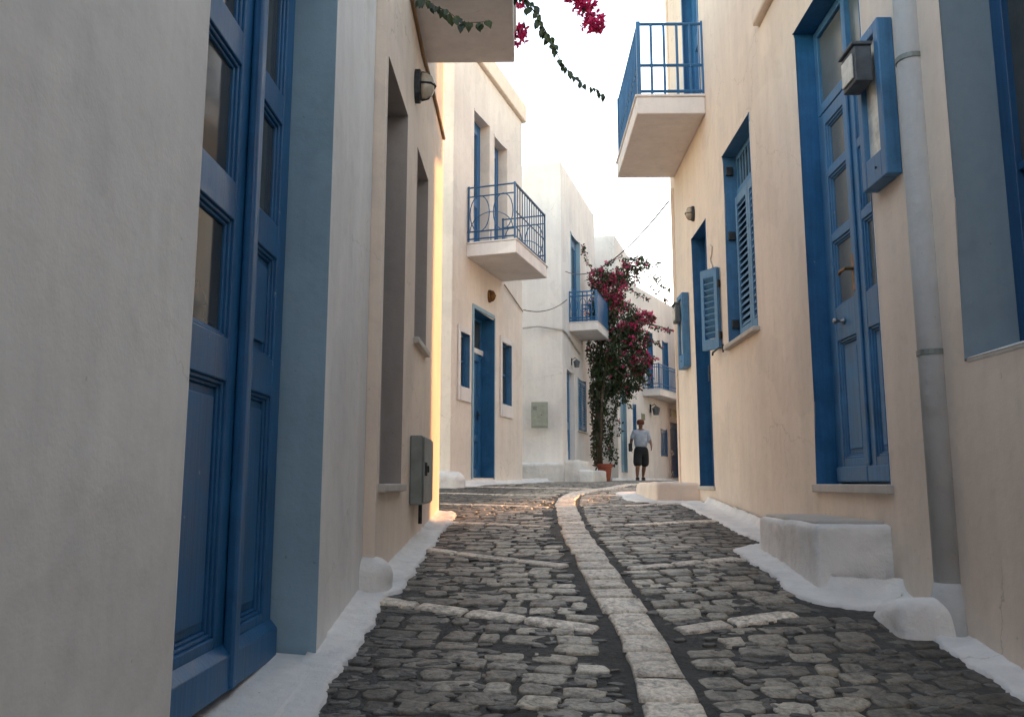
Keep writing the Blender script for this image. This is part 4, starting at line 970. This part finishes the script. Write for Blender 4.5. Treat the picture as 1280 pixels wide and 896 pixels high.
def top_vine():
    base = Vector((-.38, 5.0, Z0 + 3.086 + .26))
    pe = empty('plant_pot', (base.x, base.y, Z0 + 3.086), 0, 'terracotta pot on the overhead left balcony', 'plant pot')
    b = MB(); b.lathe([(.11, 0), (.115, .01), (.15, .25), (.165, .255), (.17, .31), (.15, .31), (.145, .27)], (0, 0, 0), 24); b.build('pot', M['terracotta'], pe)
    b = MB(); b.lathe([(.145, .25), (.05, .27)], (0, 0, 0), 16); b.build('soil', M['soil'], pe)
    e = empty('bougainvillea', base, 0, 'trailing bougainvillea strands with magenta flowers hanging from the overhead left balcony', 'climbing plant')
    L = MB(); lt = []; Fm = MB(); ft = []; S_ = MB()
    def W(x, y, Y): return at(x, y, Y) - base
    root = Vector((0, 0, 0))
    def strand(pix, Y0_, n, s0, s1, via):
        pts = [root, root + Vector(via)] + [W(x, y, Y0_) for (x, y) in pix]
        # smooth resample
        q = []
        for i in range(len(pts) - 1):
            a0 = pts[max(i - 1, 0)]; a1 = pts[i]; a2 = pts[i + 1]; a3 = pts[min(i + 2, len(pts) - 1)]
            for k in range(8):
                t = k / 8; q.append(.5 * ((2 * a1) + (a2 - a0) * t + (2 * a0 - 5 * a1 + 4 * a2 - a3) * t * t + (3 * a1 - a0 - 3 * a2 + a3) * t ** 3))
        q.append(pts[-1]); m = len(q)
        S_.tube(q, [.006 - .0045 * i / m for i in range(m)], 6)
        for k in range(n):
            t = (.05 + .95 * (k + random.random() * .6) / n) * (m - 1.01); i = int(t); p = q[i].lerp(q[i + 1], t - i)
            s = s0 + (s1 - s0) * t / m; s *= random.uniform(.75, 1.2)
            off = rvec() * s * .5; tt = random.random()
            S_.tube([p, p + off], .0016, 4)
            add_leaf(L, lt, p + off, Vector((random.uniform(-.5, .5), random.uniform(-.5, .3), -.8)), Vector((random.uniform(-.7, .7), -1, random.uniform(-.3, .6))), s * 1.35, (tt,) * 3)
        return q
    strand([(520, -30), (535, 2), (560, 15), (580, 28), (612, 27)], 4.35, 44, .055, .03, (-.05, -.45, .62))
    strand([(640, -35), (655, -5), (672, 22), (688, 50), (702, 78), (722, 100), (757, 118)], 4.9, 70, .052, .028, (.25, -.1, .75))
    def cluster(x, y, Y, rx, ry_, n):
        c = W(x, y, Y); mp = Y / FPX
        for k in range(n):
            v = rvec(); add_bracts(Fm, ft, c + Vector((v.x * rx * mp, v.y * rx * mp, v.z * ry_ * mp)), random.uniform(.026, .038))
    q = strand([(660, -60), (690, -40), (715, -15), (728, 5), (742, 28)], 4.9, 22, .04, .03, (.3, -.1, .9))
    cluster(742, 28, 4.9, 15, 14, 60); cluster(727, 8, 4.9, 13, 12, 36); cluster(716, -4, 4.9, 12, 8, 24); cluster(742, 5, 4.9, 5, 8, 8)
    strand([(655, -30), (658, 0), (652, 40)], 5.35, 14, .04, .03, (.3, .2, .7))
    cluster(651, 42, 5.35, 9, 13, 34); cluster(646, 58, 5.35, 3, 4, 4); cluster(650, 2, 5.3, 10, 6, 14)
    S_.build('stem', M['bark'], e, smooth=True); L.build('foliage', M['leaf'], e, tone=lt); Fm.build('flowers', M['bract'], e, tone=ft)
top_vine()

# ------------------------------------------------------------------ the walking man
def skinned(name, joints, edges, mat, parent, sub=2, root=0):
    me = bpy.data.meshes.new(name); me.from_pydata([j[:3] for j in joints], edges, []); me.update()
    o = bpy.data.objects.new(name, me); col.objects.link(o); o.parent = parent
    me.materials.append(mat)
    o.modifiers.new('skin', 'SKIN'); s = o.modifiers.new('subsurf', 'SUBSURF'); s.levels = s.render_levels = sub
    sv = me.skin_vertices[0].data
    for i, j in enumerate(joints):
        r = j[3]; sv[i].radius = r if isinstance(r, tuple) else (r, r); sv[i].use_root = (i == root)
    me.polygons.foreach_set('use_smooth', [True] * len(me.polygons))
    o.modifiers['skin'].use_smooth_shade = True
    return o
def man():
    p = Vector((3.38, 24.2, g(24.2) + .015))
    e = empty('person', p, 0, 'man in light blue shirt, dark shorts and brown cap walking in the lane', 'person')
    J = [(0, 0, .93, (.14, .10)),        # 0 pelvis
         (0, .0, 1.10, (.155, .115)), (0, .0, 1.28, (.165, .115)), (0, .0, 1.41, (.12, .085)), (0, -.02, 1.47, (.055, .055)), (0, -.035, 1.53, (.058, .065)),   # 5 = chin level
         (0, -.04, 1.60, (.078, .09)), (0, -.03, 1.67, (.070, .082)),   # 7 crown
         (-.18, 0, 1.38, .062), (-.27, .05, 1.14, .046), (-.285, -.03, .95, .032), (-.28, -.06, .90, .034),
         (.18, 0, 1.38, .062), (.27, .0, 1.14, .046), (.28, -.16, .99, .032), (.275, -.195, .95, .034),
         (-.095, 0, .86, .088), (-.115, -.12, .48, .062), (-.13, -.12, .30, .064), (-.135, -.08, .08, .036), 
         (.10, 0, .86, .088), (.10, .05, .48, .062), (.085, .16, .30, .064), (.075, .24, .10, .036)]
    E_ = [(0, 1), (1, 2), (2, 3), (3, 4), (4, 5), (5, 6), (6, 7), (3, 8), (8, 9), (9, 10), (10, 11), (3, 12), (12, 13), (13, 14), (14, 15), (0, 16), (16, 17), (17, 18), (18, 19), (0, 20), (20, 21), (21, 22), (22, 23)]
    # feet
    J += [(-.14, -.20, .035, .035), (.075, .12, .04, .035)]; E_ += [(19, 24), (23, 25)]
    # fingers, five per hand
    for hand, sx in ((11, -1), (15, 1)):
        hx, hy, hz = J[hand][:3]
        for k in range(4):
            i = len(J); ln = (.075, .085, .08, .06)[k]; yy = hy - .025 + .018 * k
            J += [(hx + sx * .004, yy, hz - .035, .010), (hx - sx * .004, yy - .004, hz - .035 - ln * .6, .009), (hx - sx * .02, yy - .008, hz - .035 - ln, .008)]
            E_ += [(hand, i), (i, i + 1), (i + 1, i + 2)]
        i = len(J); J += [(hx - sx * .02, hy - .035, hz - .01, .011), (hx - sx * .03, hy - .05, hz - .045, .009)]; E_ += [(hand, i), (i, i + 1)]
    skinned('body', J, E_, M['skin'], e, 2)
    # shirt
    Js = [(0, 0, .88, (.20, .165)), (0, .0, 1.10, (.215, .175)), (0, .0, 1.27, (.21, .16)), (0, .0, 1.40, (.13, .105)), (0, -.01, 1.455, (.072, .07)),
          (-.185, 0, 1.375, .085), (-.255, .01, 1.17, .073), (.185, 0, 1.375, .085), (.255, .02, 1.13, .070), (.252, -.03, 1.06, .058)]
    skinned('shirt', Js, [(0, 1), (1, 2), (2, 3), (3, 4), (3, 5), (5, 6), (3, 7), (7, 8), (8, 9)], M['shirt'], e, 2)
    Jh = [(0, 0, 1.02, (.18, .14)), (0, 0, .90, (.19, .15)), (-.105, -.03, .76, .13), (-.128, -.12, .37, .135), (.11, .02, .76, .13), (.108, .09, .37, .135)]
    skinned('shorts', Jh, [(0, 1), (1, 2), (2, 3), (1, 4), (4, 5)], M['shorts'], e, 2)
    b = MB(); b.lathe([(.10, -.02), (.112, .01), (.108, .07), (.085, .105), (.03, .118)], (0, -.035, 1.625), 18, sy=1.12)
    b.box(-.06, .06, -.20, -.12, 1.628, 1.64); b.build('cap', M['hat'], e, smooth=False, bevel=.004)
    b = MB()
    b = None
    for sx in (-.03, .03): b = MB(); b.lathe([(.009, 0), (.004, -.006)], (sx, -.128, 1.605), 8, axis='y'); b.build('eye', M['eye'], e)
    b = MB(); b.add([(0, -.115, 1.61), (-.016, -.118, 1.57), (.016, -.118, 1.57), (0, -.15, 1.572)], [(0, 1, 3), (0, 3, 2), (1, 2, 3)]); b.build('nose', M['skin'], e)
    b = MB(); b.box(-.024, .024, -.124, -.116, 1.543, 1.549); b.build('mouth', M['hat'], e)
    for sx in (-1, 1):
        b = MB(); b.lathe([(.022, 0), (.026, .012), (.01, .02)], (sx * .085, -.03, 1.59), 8); b.build('ear', M['skin'], e, smooth=True)
    for (fx, fy) in ((-.137, -.11), (.075, .20)):
        b = MB(); b.box(fx - .045, fx + .045, fy - .15, fy + .10, 0, .035); b.box(fx - .042, fx + .042, fy - .13, fy + .09, .035, .085); b.build('shoe', M['shoe'], e, bevel=.03, seg=3)
    be = empty('bag', p + Vector((-.31, -.04, .80)), 0, 'small dark bag hanging from the walking man\'s arm', 'bag')
    b = MB(); b.box(-.05, .05, -.07, .07, .02, .26); b.build('bag_body', M['bag'], be, bevel=.03, seg=3)
    b = MB(); b.tube([(.0, -.05, .25), (.02, -.04, .33), (.04, 0, .36), (.02, .04, .33), (0, .05, .25)], .008, 6); b.build('strap', M['bag'], be)
man()

# ------------------------------------------------------------------ unseen houses added out of view to block sun and sky from the lane
def blocker_house(x0, y0, L_, D_, H_, rz, label):
    e = empty('house', (x0, y0, 0), rz, label, 'house', 'whitewashed houses along the alley')
    ops = []
    k = 1.2
    while k + 1.1 < L_: ops.append((k, k + .8, .9, 2.0, .12, 0)); k += 2.6
    wall_mesh(e, L_, D_, H_, ops, M['white'])
    roof(e, L_, D_, H_)
    for o in ops: window(e, o[0], o[1], o[2], o[3], .06, M['blue'])
    return e
bpy.data.objects.remove(G)
blocker_house(5, -9.6, 10, 5, 6.0, PI, 'unseen white house added behind the camera to darken the near lane')
BLOCK_AZ = R(41)  # axis close to the sun azimuth, for placing the added blocking houses
def sq(s_, q_): return (math.sin(BLOCK_AZ) * s_ - math.cos(BLOCK_AZ) * q_, math.cos(BLOCK_AZ) * s_ + math.sin(BLOCK_AZ) * q_)
x_, y_ = sq(14.5, 4.4); blocker_house(x_, y_, 12, 6, 7.0, -BLOCK_AZ, 'unseen white house added behind the right corner house to block sky glare')
x_, y_ = sq(32, 16.9); blocker_house(x_, y_, 3.5, 5, 9.5, -BLOCK_AZ, 'unseen narrow tall white house added to keep sun off the house closing the lane')
x_, y_ = sq(18.5, 9.5); blocker_house(x_, y_, 3.5, 5, 9.4, -BLOCK_AZ, 'unseen three storey white house added to shade the house with the iron balcony')
x_, y_ = sq(26.5, 15.2); blocker_house(x_, y_, 5.6, 5, 10.5, -BLOCK_AZ, 'unseen tall white house added to shade the houses by the bougainvillea')
